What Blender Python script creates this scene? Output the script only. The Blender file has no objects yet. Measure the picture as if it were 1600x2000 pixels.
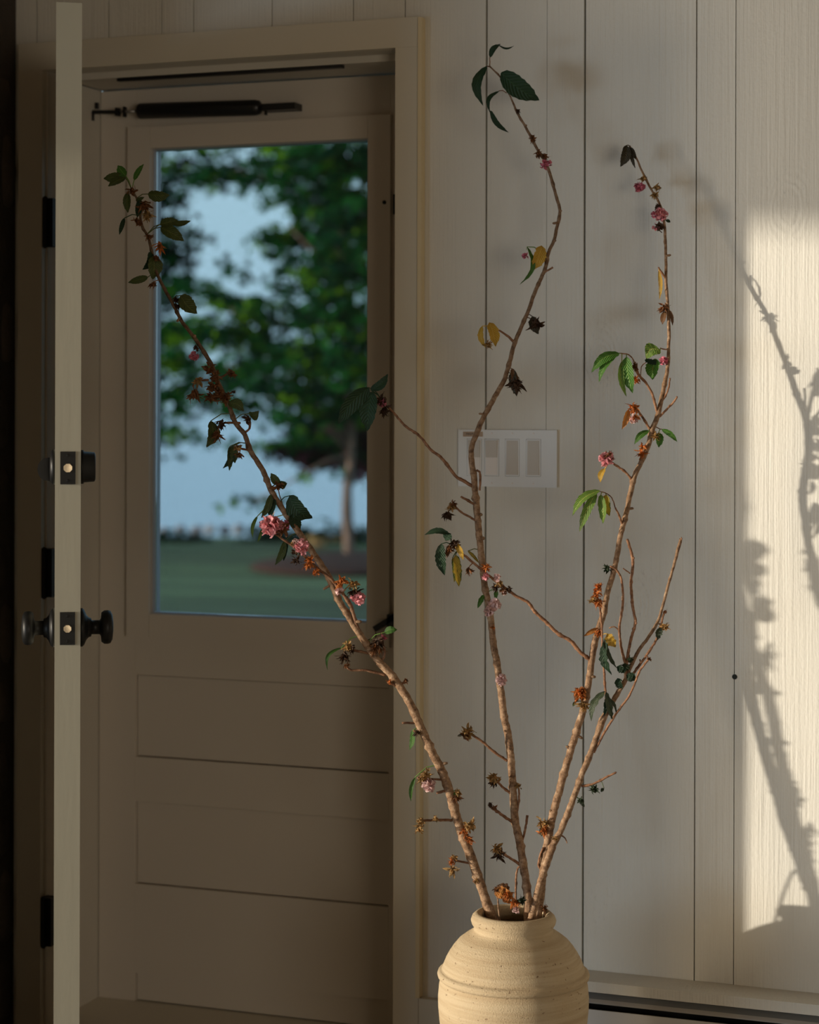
import bpy, bmesh, math, random
from mathutils import Vector, Matrix
PI = math.pi
# ------------------------------------------------------------------ camera
TH = math.radians(20.5); FPX = 4000.0; ROLL = math.radians(.15)
CAM = Vector((1.474, -3.869, 1.335))
cd = bpy.data.cameras.new('camera'); cam = bpy.data.objects.new('camera', cd)
bpy.context.scene.collection.objects.link(cam); bpy.context.scene.camera = cam
cam.matrix_world = Matrix.Translation(CAM) @ Matrix.Rotation(TH, 4, 'Z') @ Matrix.Rotation(PI/2, 4, 'X') @ Matrix.Rotation(ROLL, 4, 'Z')
cd.sensor_fit = 'HORIZONTAL'; cd.sensor_width = 36; cd.lens = FPX/1600*36; cd.shift_y = -.125
cd.clip_start = .05; cd.clip_end = 3000
cd.dof.use_dof = True; cd.dof.focus_distance = 3.72; cd.dof.aperture_fstop = 4.0
# ------------------------------------------------------------------ exposure
sc = bpy.context.scene
sc.view_settings.view_transform = 'Standard'; sc.view_settings.look = 'None'
sc.view_settings.gamma = 1; sc.view_settings.exposure = 0; sc.view_settings.use_curve_mapping = False
sc.cycles.max_bounces = 10; sc.cycles.diffuse_bounces = 6; sc.cycles.transparent_max_bounces = 16
sc.cycles.sample_clamp_indirect = 3; sc.cycles.use_denoising = True
sc.cycles.caustics_reflective = False; sc.cycles.caustics_refractive = False
# ------------------------------------------------------------------ sky and lights
SUN_AZ = math.radians(54.5); SUN_EL = math.radians(3.6)
SD = Vector((math.sin(SUN_AZ)*math.cos(SUN_EL), math.cos(SUN_AZ)*math.cos(SUN_EL), -math.sin(SUN_EL)))
wd = bpy.data.worlds.new('sky'); sc.world = wd; wd.use_nodes = True
nt = wd.node_tree; nt.nodes.clear()
def nn(t, ty, **k):
    n = t.nodes.new(ty)
    for a, b in k.items():
        if a.startswith('i_'):
            n.inputs[a[2:].replace('_', ' ')].default_value = b
        else: setattr(n, a, b)
    return n
tc = nn(nt, 'ShaderNodeTexCoord'); sep = nn(nt, 'ShaderNodeSeparateXYZ'); rmp = nn(nt, 'ShaderNodeValToRGB')
nt.links.new(tc.outputs['Generated'], sep.inputs[0]); nt.links.new(sep.outputs[2], rmp.inputs[0])
e = rmp.color_ramp.elements
e[0].position = 0; e[0].color = (.50, .72, .86, 1); e[1].position = 1; e[1].color = (.16, .30, .55, 1)
m1 = e.new(.12); m1.color = (.56, .80, .93, 1)
dt = nn(nt, 'ShaderNodeVectorMath', operation='DOT_PRODUCT'); dt.inputs[1].default_value = tuple(-SD)
nt.links.new(tc.outputs['Generated'], dt.inputs[0])
r2 = nn(nt, 'ShaderNodeValToRGB'); r2.color_ramp.elements[0].position = .1; r2.color_ramp.elements[0].color = (0, 0, 0, 1)
r2.color_ramp.elements[1].position = 1; r2.color_ramp.elements[1].color = (.45, .33, .22, 1)
nt.links.new(dt.outputs['Value'], r2.inputs[0])
ad = nn(nt, 'ShaderNodeMix', data_type='RGBA', blend_type='ADD'); ad.inputs['Factor'].default_value = 1
nt.links.new(rmp.outputs[0], ad.inputs[6]); nt.links.new(r2.outputs[0], ad.inputs[7])
bg = nn(nt, 'ShaderNodeBackground'); bg.inputs[1].default_value = 1.0
nt.links.new(ad.outputs[2], bg.inputs[0]); wo = nn(nt, 'ShaderNodeOutputWorld'); nt.links.new(bg.outputs[0], wo.inputs[0])
def light(name, ty, loc, direction, energy, col, **k):
    l = bpy.data.lights.new(name, ty); l.energy = energy; l.color = col
    for a, b in k.items(): setattr(l, a, b)
    o = bpy.data.objects.new(name, l); sc.collection.objects.link(o); o.location = loc
    o.rotation_euler = Vector(direction).to_track_quat('-Z', 'Y').to_euler()
    return o
light('sun', 'SUN', (-6, -4, 4), SD, 4.3, (1, .88, .70), angle=math.radians(.75))
# daylight in the left and back openings; warm fill added from the right
light('left_window_glow', 'AREA', (-4.62, -4.05, 1.25), (1, .72, 0), 120, (1, .80, .55), shape='RECTANGLE', size=.6, size_y=1.7)
light('left_window_daylight', 'AREA', (-4.62, -5.35, .5), (1, .9, 0), 60, (.70, .86, 1), shape='RECTANGLE', size=1.7, size_y=.9)
light('back_left_window_daylight', 'AREA', (-3.7, -6.52, .5), (.45, 1, 0), 50, (.70, .86, 1), shape='RECTANGLE', size=1.6, size_y=.9)
light('right_warm_fill', 'AREA', (4.12, -5.4, 1.1), (-.9, 1, 0), 48, (1, .84, .62), shape='RECTANGLE', size=1.9, size_y=1.4)  # unseen warm lamp added to brighten the door recess
# ------------------------------------------------------------------ materials
def lin(c):
    return tuple((v/255/12.92 if v/255 <= .04045 else ((v/255+.055)/1.055)**2.4) for v in c) + (1,)
def mat(name, col, rough=.6, metal=0, bump=0, bscale=(60, 60, 60), var=0, vscale=(8, 8, 8), spec=.5, coord='Object', dark=.5):
    m = bpy.data.materials.new(name); m.use_nodes = True; t = m.node_tree; b = t.nodes['Principled BSDF']
    b.inputs['Base Color'].default_value = col; b.inputs['Roughness'].default_value = rough
    b.inputs['Metallic'].default_value = metal; b.inputs['Specular IOR Level'].default_value = spec
    tc = nn(t, 'ShaderNodeTexCoord')
    if var:
        mp = nn(t, 'ShaderNodeMapping'); mp.inputs['Scale'].default_value = vscale
        t.links.new(tc.outputs[coord], mp.inputs[0])
        n = nn(t, 'ShaderNodeTexNoise'); n.inputs['Scale'].default_value = 1; n.inputs['Detail'].default_value = 5
        t.links.new(mp.outputs[0], n.inputs[0])
        r = nn(t, 'ShaderNodeValToRGB'); r.color_ramp.elements[0].position = .3; r.color_ramp.elements[1].position = .7
        r.color_ramp.elements[0].color = tuple(v*dark for v in col[:3]) + (1,)
        r.color_ramp.elements[1].color = col
        t.links.new(n.outputs[0], r.inputs[0])
        mx = nn(t, 'ShaderNodeMix', data_type='RGBA'); mx.inputs['Factor'].default_value = var
        mx.inputs[6].default_value = col; t.links.new(r.outputs[0], mx.inputs[7])
        t.links.new(mx.outputs[2], b.inputs['Base Color'])
    if bump:
        mp = nn(t, 'ShaderNodeMapping'); mp.inputs['Scale'].default_value = bscale
        t.links.new(tc.outputs[coord], mp.inputs[0])
        n = nn(t, 'ShaderNodeTexNoise'); n.inputs['Scale'].default_value = 1; n.inputs['Detail'].default_value = 6; n.inputs['Roughness'].default_value = .6
        t.links.new(mp.outputs[0], n.inputs[0])
        bp = nn(t, 'ShaderNodeBump'); bp.inputs['Strength'].default_value = 1; bp.inputs['Distance'].default_value = bump
        t.links.new(n.outputs[0], bp.inputs['Height']); t.links.new(bp.outputs[0], b.inputs['Normal'])
    return m
def plank_mat():
    m = bpy.data.materials.new('painted_plank'); m.use_nodes = True; t = m.node_tree; b = t.nodes['Principled BSDF']
    b.inputs['Roughness'].default_value = .55; b.inputs['Specular IOR Level'].default_value = .35
    tc = nn(t, 'ShaderNodeTexCoord')
    def noise(sca, det=5, rough=.55, dist=0):
        mp = nn(t, 'ShaderNodeMapping'); mp.inputs['Scale'].default_value = sca
        t.links.new(tc.outputs['Object'], mp.inputs[0]); n = nn(t, 'ShaderNodeTexNoise')
        n.inputs['Scale'].default_value = 1; n.inputs['Detail'].default_value = det; n.inputs['Roughness'].default_value = rough; n.inputs['Distortion'].default_value = dist
        t.links.new(mp.outputs[0], n.inputs[0]); return n.outputs[0]
    def ramp(inp, stops):
        r = nn(t, 'ShaderNodeValToRGB'); el = r.color_ramp.elements
        el[0].position, el[0].color = stops[0][0], stops[0][1]; el[1].position, el[1].color = stops[-1][0], stops[-1][1]
        for p, c in stops[1:-1]: q = el.new(p); q.color = c
        t.links.new(inp, r.inputs[0]); return r.outputs[0]
    def math_(op, a, b_):
        n = nn(t, 'ShaderNodeMath', operation=op)
        for i, v in enumerate((a, b_)):
            if isinstance(v, (int, float)): n.inputs[i].default_value = v
            else: t.links.new(v, n.inputs[i])
        return n.outputs[0]
    # knots: sparse voronoi cells, rings round each
    mp = nn(t, 'ShaderNodeMapping'); mp.inputs['Scale'].default_value = (4.2, .01, 2.3); mp.inputs['Location'].default_value = (.35, 0, .62)
    t.links.new(tc.outputs['Object'], mp.inputs[0])
    vo = nn(t, 'ShaderNodeTexVoronoi'); vo.inputs['Scale'].default_value = 1; vo.voronoi_dimensions = '3D'
    t.links.new(mp.outputs[0], vo.inputs[0]); kd = vo.outputs['Distance']
    knot = ramp(kd, [(0, (1, 1, 1, 1)), (.05, (.7, .7, .7, 1)), (.26, (0, 0, 0, 1))])
    rings = math_('MULTIPLY', math_('SINE', math_('MULTIPLY', math_('ADD', kd, math_('MULTIPLY', noise((14, 14, 7), 3), .12)), 190), 0), knot)
    grain = noise((230, 30, 5), 4, .6, .4)
    grain2 = noise((70, 20, 1.6), 3, .5, .8)
    brush = noise((150, 150, 90), 4, .6)
    h = math_('ADD', math_('MULTIPLY', grain, .9), math_('MULTIPLY', grain2, 1.1))
    h = math_('ADD', h, math_('MULTIPLY', brush, .55)); h = math_('ADD', h, math_('MULTIPLY', rings, .35))
    bp = nn(t, 'ShaderNodeBump'); bp.inputs['Distance'].default_value = .0015; bp.inputs['Strength'].default_value = .8
    t.links.new(h, bp.inputs['Height']); t.links.new(bp.outputs[0], b.inputs['Normal'])
    # paint, slightly grey over the knots, with a few scuffs
    sm = ramp(noise((9, 9, 5), 4, .6), [(.52, (0, 0, 0, 1)), (.75, (1, 1, 1, 1))])
    gr = ramp(noise((140, 60, 60), 5, .75), [(.56, (0, 0, 0, 1)), (.64, (1, 1, 1, 1))])
    spk = math_('MULTIPLY', math_('MULTIPLY', knot, gr), .40)
    f = math_('ADD', spk, math_('MULTIPLY', sm, .06))
    mx = nn(t, 'ShaderNodeMix', data_type='RGBA'); mx.inputs[6].default_value = (.685, .67, .62, 1); mx.inputs[7].default_value = (.16, .15, .14, 1)
    t.links.new(f, mx.inputs['Factor']); t.links.new(mx.outputs[2], b.inputs['Base Color'])
    return m
M = {}
M['plank'] = plank_mat()
M['gap'] = mat('wall_cavity', (.015, .02, .02, 1), .9)
M['paint'] = mat('painted_wood', (.60, .565, .50, 1), .45, bump=.0003, bscale=(60, 60, 6), var=.12, vscale=(6, 6, 4), spec=.4)
M['doorpaint'] = mat('screen_door_paint', (.64, .585, .52, 1), .5, bump=.0003, bscale=(20, 20, 60), var=.15, vscale=(3, 3, 3), dark=.75)
M['casing'] = mat('casing_paint', (.62, .58, .49, 1), .4, bump=.0003, bscale=(60, 60, 6))
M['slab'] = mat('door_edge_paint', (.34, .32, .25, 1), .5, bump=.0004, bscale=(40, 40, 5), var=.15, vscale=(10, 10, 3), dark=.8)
M['black'] = mat('oil_rubbed_black_metal', (.006, .006, .006, 1), .45, spec=.25)
M['blackp'] = mat('black_closer_paint', (.006, .006, .007, 1), .35)
M['steel'] = mat('dull_brass_bolt', (.62, .52, .38, 1), .35, metal=1)
M['rod'] = mat('grey_steel', (.25, .24, .23, 1), .3, metal=1)
M['clay'] = None
M['plate'] = mat('white_plastic', (.74, .76, .78, 1), .3)
M['rocker'] = mat('rocker_plastic', (.55, .51, .46, 1), .35)
M['rocker_pale'] = mat('pale_rocker_plastic', (.78, .74, .72, 1), .3)  # paler plastic for some lower rocker halves and the screws
M['label'] = mat('tan_label_tape', (.44, .33, .25, 1), .6)
M['ink'] = mat('black_ink', (.03, .025, .02, 1), .7)
M['bark'] = None
M['dark_metal'] = mat('black_heater_slot', (.01, .011, .012, 1), .5)
M['damper'] = mat('grey_heater_metal', (.52, .53, .54, 1), .35, metal=.7)
M['cover'] = mat('heater_enamel', (.58, .57, .56, 1), .4)
M['stone'] = mat('fieldstone', (.10, .078, .058, 1), .95, bump=.012, bscale=(22, 22, 22), var=.9, vscale=(9, 9, 9), dark=.3)
M['mortar'] = mat('dark_mortar', (.05, .04, .032, 1), .95, bump=.006, bscale=(40, 40, 40))
M['floor'] = mat('old_floor_boards', (.44, .41, .36, 1), .5, var=.5, vscale=(3, 30, 3))
M['room'] = mat('room_plaster', (.24, .18, .13, 1), .85)
M['ceil'] = mat('ceiling_boards', (.24, .17, .10, 1), .8)
def clay():
    m = bpy.data.materials.new('unglazed_clay'); m.use_nodes = True; t = m.node_tree; b = t.nodes['Principled BSDF']
    b.inputs['Roughness'].default_value = .85; b.inputs['Specular IOR Level'].default_value = .25
    tc = nn(t, 'ShaderNodeTexCoord')
    def noise(sca, det=4, rough=.6):
        mp = nn(t, 'ShaderNodeMapping'); mp.inputs['Scale'].default_value = sca; t.links.new(tc.outputs['Object'], mp.inputs[0])
        n = nn(t, 'ShaderNodeTexNoise'); n.inputs['Scale'].default_value = 1; n.inputs['Detail'].default_value = det; n.inputs['Roughness'].default_value = rough
        t.links.new(mp.outputs[0], n.inputs[0]); return n.outputs[0]
    def ramp(inp, a, b_):
        r = nn(t, 'ShaderNodeValToRGB'); r.color_ramp.elements[0].position = a; r.color_ramp.elements[1].position = b_
        t.links.new(inp, r.inputs[0]); return r.outputs[0]
    band = noise((5, 5, 130), 3); fine = noise((420, 420, 420), 3, .7); pit = ramp(noise((120, 120, 210), 2, .5), .26, .31)
    mx = nn(t, 'ShaderNodeMix', data_type='RGBA'); mx.inputs[6].default_value = (.43, .325, .20, 1); mx.inputs[7].default_value = (.51, .405, .265, 1)
    t.links.new(ramp(band, .35, .62), mx.inputs['Factor'])
    m2 = nn(t, 'ShaderNodeMix', data_type='RGBA'); m2.inputs[6].default_value = (.27, .16, .09, 1)
    t.links.new(pit, m2.inputs['Factor']); t.links.new(mx.outputs[2], m2.inputs[7]); t.links.new(m2.outputs[2], b.inputs['Base Color'])
    b1 = nn(t, 'ShaderNodeBump'); b1.inputs['Distance'].default_value = .0014; t.links.new(fine, b1.inputs['Height'])
    b2 = nn(t, 'ShaderNodeBump'); b2.inputs['Distance'].default_value = .0014; t.links.new(pit, b2.inputs['Height']); t.links.new(b1.outputs[0], b2.inputs['Normal'])
    b3 = nn(t, 'ShaderNodeBump'); b3.inputs['Distance'].default_value = .0005; t.links.new(band, b3.inputs['Height']); t.links.new(b2.outputs[0], b3.inputs['Normal'])
    t.links.new(b3.outputs[0], b.inputs['Normal']); return m
M['clay'] = clay()
def bark(name='cherry_bark', k=(1, 1, 1)):
    m = bpy.data.materials.new(name); m.use_nodes = True; t = m.node_tree; b = t.nodes['Principled BSDF']
    b.inputs['Roughness'].default_value = .6; b.inputs['Specular IOR Level'].default_value = .35
    tc = nn(t, 'ShaderNodeTexCoord')
    def noise(sca, det=4, rough=.6):
        mp = nn(t, 'ShaderNodeMapping'); mp.inputs['Scale'].default_value = sca; t.links.new(tc.outputs['Object'], mp.inputs[0])
        n = nn(t, 'ShaderNodeTexNoise'); n.inputs['Scale'].default_value = 1; n.inputs['Detail'].default_value = det; n.inputs['Roughness'].default_value = rough
        t.links.new(mp.outputs[0], n.inputs[0]); return n.outputs[0]
    r = nn(t, 'ShaderNodeValToRGB'); e = r.color_ramp.elements
    e[0].position = .32; e[0].color = (.075, .036, .018, 1); e[1].position = .76; e[1].color = (.62, .48, .33, 1)
    q = e.new(.47); q.color = (.24, .135, .07, 1); q = e.new(.60); q.color = (.37, .235, .14, 1)
    t.links.new(noise((85, 85, 110), 6, .72), r.inputs[0])
    at = nn(t, 'ShaderNodeAttribute', attribute_name='age_shade'); vm = nn(t, 'ShaderNodeVectorMath', operation='SCALE')
    t.links.new(r.outputs[0], vm.inputs[0]); t.links.new(at.outputs['Fac'], vm.inputs['Scale']); t.links.new(vm.outputs[0], b.inputs['Base Color'])
    for q in e: q.color = (q.color[0]*k[0], q.color[1]*k[1], q.color[2]*k[2], 1)
    b1 = nn(t, 'ShaderNodeBump'); b1.inputs['Distance'].default_value = .0022; t.links.new(noise((190, 190, 210), 5, .7), b1.inputs['Height'])
    t.links.new(b1.outputs[0], b.inputs['Normal']); return m
M['bark'] = bark(); M['twig'] = bark('young_twig_bark', (1, .80, .72))
def leaf_mat(name, c1, c2, trans=.35, veins=1.0, rough=.5, edge=None):
    """c1 blade, c2 along the veins; edge = colour of the outer blade"""
    m = bpy.data.materials.new(name); m.use_nodes = True; t = m.node_tree; b = t.nodes['Principled BSDF']; out = t.nodes['Material Output']
    uv = nn(t, 'ShaderNodeUVMap'); uv.uv_map = 'UVMap'; sp = nn(t, 'ShaderNodeSeparateXYZ'); t.links.new(uv.outputs[0], sp.inputs[0])
    def mth(op, a, b_=0, c_=0):
        n = nn(t, 'ShaderNodeMath', operation=op)
        for i, v in enumerate((a, b_, c_)[:len(n.inputs)]):
            if isinstance(v, (int, float)): n.inputs[i].default_value = v
            else: t.links.new(v, n.inputs[i])
        return n.outputs[0]
    au = mth('ABSOLUTE', mth('SUBTRACT', sp.outputs[0], .5))
    w = mth('SINE', mth('MULTIPLY', mth('SUBTRACT', sp.outputs[1], mth('MULTIPLY', au, .55)), 62))
    w01 = mth('MULTIPLY', mth('ADD', w, 1), .5)
    line = mth('POWER', w01, 5)
    mid = mth('LESS_THAN', au, .03)
    vf = mth('MAXIMUM', mth('MULTIPLY', line, .75), mid)
    tcn = nn(t, 'ShaderNodeTexCoord'); nz = nn(t, 'ShaderNodeTexNoise'); nz.inputs['Scale'].default_value = 70; t.links.new(tcn.outputs['Object'], nz.inputs[0])
    mx = nn(t, 'ShaderNodeMix', data_type='RGBA'); mx.inputs[6].default_value = c1; mx.inputs[7].default_value = c2
    t.links.new(mth('MULTIPLY', vf, veins), mx.inputs['Factor']); col = mx.outputs[2]
    if edge:
        r = nn(t, 'ShaderNodeValToRGB'); r.color_ramp.elements[0].position = .36; r.color_ramp.elements[1].position = .48
        t.links.new(mth('ADD', mth('MULTIPLY', au, .7), mth('ADD', mth('MULTIPLY', nz.outputs[0], .42), mth('MULTIPLY', w01, -.10))), r.inputs[0])
        m3 = nn(t, 'ShaderNodeMix', data_type='RGBA'); m3.inputs[7].default_value = edge
        t.links.new(r.outputs[0], m3.inputs['Factor']); t.links.new(col, m3.inputs[6]); col = m3.outputs[2]
    bp = nn(t, 'ShaderNodeBump'); bp.inputs['Distance'].default_value = .0012
    t.links.new(mth('SUBTRACT', 0, mth('POWER', w01, 2)), bp.inputs['Height']); t.links.new(bp.outputs[0], b.inputs['Normal'])
    t.links.new(col, b.inputs['Base Color']); b.inputs['Roughness'].default_value = rough
    tr = nn(t, 'ShaderNodeBsdfTranslucent'); t.links.new(col, tr.inputs[0])
    ms = nn(t, 'ShaderNodeMixShader'); ms.inputs[0].default_value = trans
    t.links.new(b.outputs[0], ms.inputs[1]); t.links.new(tr.outputs[0], ms.inputs[2]); t.links.new(ms.outputs[0], out.inputs[0])
    return m
L = {
 'green': leaf_mat('green_leaf', (.045, .16, .018, 1), (.20, .36, .07, 1)),
 'dark': leaf_mat('dark_green_leaf', (.010, .038, .013, 1), (.020, .060, .020, 1), .15, rough=.65),
 'olive': leaf_mat('olive_leaf', (.06, .085, .02, 1), (.13, .15, .04, 1), .3),
 'lime': leaf_mat('lime_leaf', (.10, .24, .03, 1), (.46, .50, .12, 1)),
 'yellow': leaf_mat('yellow_leaf', (.62, .36, .035, 1), (.75, .52, .12, 1)),
 'varieg': leaf_mat('yellow_centred_leaf', (.50, .34, .03, 1), (.62, .46, .10, 1), edge=(.03, .085, .02, 1)),
 'brown': leaf_mat('dry_brown_leaf', (.16, .07, .025, 1), (.24, .12, .05, 1), .2),
 'deadd': leaf_mat('withered_dark_leaf', (.035, .028, .012, 1), (.06, .045, .02, 1), .15),
 'shriv': leaf_mat('shrivelled_green_leaf', (.04, .06, .03, 1), (.12, .15, .08, 1), .15),
 'orange': leaf_mat('dry_orange_leaf', (.55, .20, .035, 1), (.65, .32, .09, 1), .3),
}
def soft(name, col, trans=.4, rough=.7):
    m = bpy.data.materials.new(name); m.use_nodes = True; t = m.node_tree; b = t.nodes['Principled BSDF']
    b.inputs['Base Color'].default_value = col; b.inputs['Roughness'].default_value = rough
    tcn = nn(t, 'ShaderNodeTexCoord'); nz = nn(t, 'ShaderNodeTexNoise'); nz.inputs['Scale'].default_value = 180; nz.inputs['Detail'].default_value = 3
    t.links.new(tcn.outputs['Object'], nz.inputs[0])
    r = nn(t, 'ShaderNodeValToRGB'); r.color_ramp.elements[0].position = .35; r.color_ramp.elements[1].position = .65
    r.color_ramp.elements[0].color = tuple(v*.5 for v in col[:3])+(1,); r.color_ramp.elements[1].color = tuple(min(1, v*1.25) for v in col[:3])+(1,)
    t.links.new(nz.outputs[0], r.inputs[0]); t.links.new(r.outputs[0], b.inputs['Base Color'])
    tr = nn(t, 'ShaderNodeBsdfTranslucent'); t.links.new(r.outputs[0], tr.inputs[0]); ms = nn(t, 'ShaderNodeMixShader'); ms.inputs[0].default_value = trans
    t.links.new(b.outputs[0], ms.inputs[1]); t.links.new(tr.outputs[0], ms.inputs[2]); t.links.new(ms.outputs[0], t.nodes['Material Output'].inputs[0]); return m
M['shriv'] = soft('shrivelled_green_bits', (.05, .08, .035, 1), .15)
M['pink'] = soft('pink_petal', (.82, .36, .40, 1)); M['pale'] = soft('pale_pink_petal', (.86, .58, .56, 1)); M['rose'] = soft('deep_pink_petal', (.66, .20, .28, 1))
M['dry'] = soft('dried_brown_petal', (.30, .13, .05, 1), .2); M['dryo'] = soft('dried_orange_petal', (.68, .27, .07, 1), .3)
M['gold'] = soft('dried_gold_petal', (.52, .33, .13, 1), .2); M['dryd'] = soft('dried_dark_petal', (.10, .05, .025, 1), .15)
# ------------------------------------------------------------------ helpers
col = sc.collection
def finish(bm, name, m, parent=None, smooth=False, bevel=0):
    if bevel:
        es = [e_ for e_ in bm.edges if len(e_.link_faces) == 2 and e_.calc_face_angle(0) > .6]
        bmesh.ops.bevel(bm, geom=es, offset=bevel, segments=2, affect='EDGES', clamp_overlap=True)
    me = bpy.data.meshes.new(name); bm.normal_update(); bm.to_mesh(me); bm.free()
    if isinstance(m, (list, tuple)):
        for q in m: me.materials.append(q)
    else: me.materials.append(m)
    if smooth: me.polygons.foreach_set('use_smooth', [True]*len(me.polygons))
    o = bpy.data.objects.new(name, me); col.objects.link(o); o.parent = parent
    return o
def box(bm, a, b):
    x0, y0, z0 = a; x1, y1, z1 = b
    v = [bm.verts.new(p) for p in ((x0,y0,z0),(x1,y0,z0),(x1,y1,z0),(x0,y1,z0),(x0,y0,z1),(x1,y0,z1),(x1,y1,z1),(x0,y1,z1))]
    for f in ((0,3,2,1),(4,5,6,7),(0,1,5,4),(1,2,6,5),(2,3,7,6),(3,0,4,7)): bm.faces.new([v[i] for i in f])
def bobj(name, a, b, m, parent=None, bevel=0):
    bm = bmesh.new(); box(bm, a, b); return finish(bm, name, m, parent, bevel=bevel)
def tag(o, label, cat=None, group=None, kind=None):
    if label: o['label'] = label
    if cat: o['category'] = cat
    if group: o['group'] = group
    if kind: o['kind'] = kind
    return o
def empty(name, loc):
    o = bpy.data.objects.new(name, None); col.objects.link(o); o.location = loc; o.empty_display_size = .05; return o
def setp(o, parent):
    """parent keeping world place (parents are translated only)"""
    o.parent = parent; o.location = o.location - parent.location; return o
def ray(px, py):
    u = (px-800)/FPX; v = (800-py)/FPX; c, s = math.cos(ROLL), math.sin(ROLL)
    u, v = u*c-v*s, u*s+v*c
    return Vector((u*math.cos(TH)-math.sin(TH), u*math.sin(TH)+math.cos(TH), v))
def P(px, py, Z): return CAM + ray(px, py)*Z
def ring_tube(bm, pts, rad, seg=8, rng=None, jit=0, cap=True, age_shade=None):
    """tube through pts with radii"""
    rings = []; n = len(pts); up = Vector((.3, .9, .1)); al = bm.verts.layers.float.new('age_shade') if age_shade else None
    for i, p in enumerate(pts):
        d = (pts[min(i+1, n-1)] - pts[max(i-1, 0)]); d = d.normalized() if d.length > 1e-9 else Vector((0, 0, 1))
        s1 = d.cross(up); s1 = s1.normalized() if s1.length > 1e-5 else Vector((1, 0, 0)); s2 = d.cross(s1)
        ring = []
        for k in range(seg):
            a = 2*PI*k/seg; r = rad[i]*(1 + (rng.uniform(-jit, jit) if rng else 0))
            ring.append(bm.verts.new(p + s1*(math.cos(a)*r) + s2*(math.sin(a)*r)))
            if al: ring[-1][al] = age_shade[i]
        rings.append(ring)
    for a, b in zip(rings, rings[1:]):
        for k in range(seg): bm.faces.new((a[k], a[(k+1) % seg], b[(k+1) % seg], b[k]))
    if cap: bm.faces.new(rings[0][::-1]); bm.faces.new(rings[-1])
def catmull(pts, step):
    """pts: list of tuples; returns dense list"""
    out = []; n = len(pts)
    for i in range(n-1):
        p0, p1, p2, p3 = pts[max(i-1, 0)], pts[i], pts[i+1], pts[min(i+2, n-1)]
        L_ = math.dist(p1[:2], p2[:2]); k = max(1, int(L_/step))
        for j in range(k):
            t = j/k; out.append(tuple(.5*((2*b)+(-a+c)*t+(2*a-5*b+4*c-d)*t*t+(-a+3*b-3*c+d)*t**3) for a, b, c, d in zip(p0, p1, p2, p3)))
    out.append(tuple(pts[-1])); return out
def lathe(bm, prof, seg=48, axis=Matrix.Identity(4)):
    rings = []
    for r, z in prof:
        rings.append([bm.verts.new(axis @ Vector((r*math.cos(2*PI*k/seg), r*math.sin(2*PI*k/seg), z))) for k in range(seg)])
    for a, b in zip(rings, rings[1:]):
        for k in range(seg): bm.faces.new((a[k], a[(k+1) % seg], b[(k+1) % seg], b[k]))
    bm.faces.new(rings[0][::-1]); bm.faces.new(rings[-1])
# ------------------------------------------------------------------ room shell
OL, OR, OT = -.807, -.002, 2.063       # door opening
CL, CR, CT = -.870, .056, 2.123        # casing outside
WT = .27                               # wall depth at the door
XL, XR, YB, ZC = -4.7, 4.2, -6.6, 2.75
wall = bmesh.new()
box(wall, (XL, .022, 0), (OL-.02, WT, ZC)); box(wall, (OR+.02, .022, 0), (XR, WT, ZC)); box(wall, (OL-.02, .022, OT+.02), (OR+.02, WT, ZC))
wall = tag(finish(wall, 'wall_front', M['gap']), 'white painted vertical plank wall around the screen door', None, None, 'structure')
def plank(x0, x1, z0, z1, dy=0, g=.0016):
    o = bobj('plank', (x0+g, 0+dy, z0), (x1-g, .021, z1), M['plank'], wall, bevel=.0012); return o
rg = random.Random(4)
edges_r = [.189, .3144, .3915, .6129, .689, .862, 1.03, 1.13, 1.30, 1.47, 1.64, 1.81]
gaps = [.0018, .0006, .0020, .0011, .0010, .0014] + [.0012]*8
x = .016; pl = [x] + edges_r
offs = [0, .0012, 0, .0006, .0012, -.0006, 0, .001, 0, 0, .001, 0]
for i, (a, b) in enumerate(zip(pl, pl[1:])):
    bm = bmesh.new(); gl = gaps[max(0, i-1)]; gr_ = gaps[min(i, len(gaps)-1)]
    z0 = .0 if i else CT+.001
    if i == 0:
        box(bm, (CR-.01, 0, 0), (b-gr_, .021, ZC))
    else: box(bm, (a+gl, offs[i], 0), (b-gr_, .021, ZC))
    finish(bm, 'plank', M['plank'], wall, bevel=.001)
for a, b in zip([-.836, -.661, -.534, -.459, -.279, -.097], [-.661, -.534, -.459, -.279, -.097, .016]):
    plank(a, b, CT-.03, ZC, rg.choice((0, .001)), .0012 if a != -.459 else .0008)
bobj('plank', (.016+.0012, .0, CT-.03), (CR-.0101, .021, ZC), M['plank'], wall)
xx = -.836
for w in (.17, .15, .2, .17, .15, .2, .17, .17, .15, .2, .17, .2, .17, .15, .2, .17, .17, .17, .17, .2):
    if xx-w < XL: break
    plank(xx-w, xx, 0, ZC, rg.choice((0, .001))); xx -= w
xx = 1.81
while xx < XR-.2:
    w = rg.choice((.15, .17, .2)); plank(xx, xx+w, 0, ZC); xx += w
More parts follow.
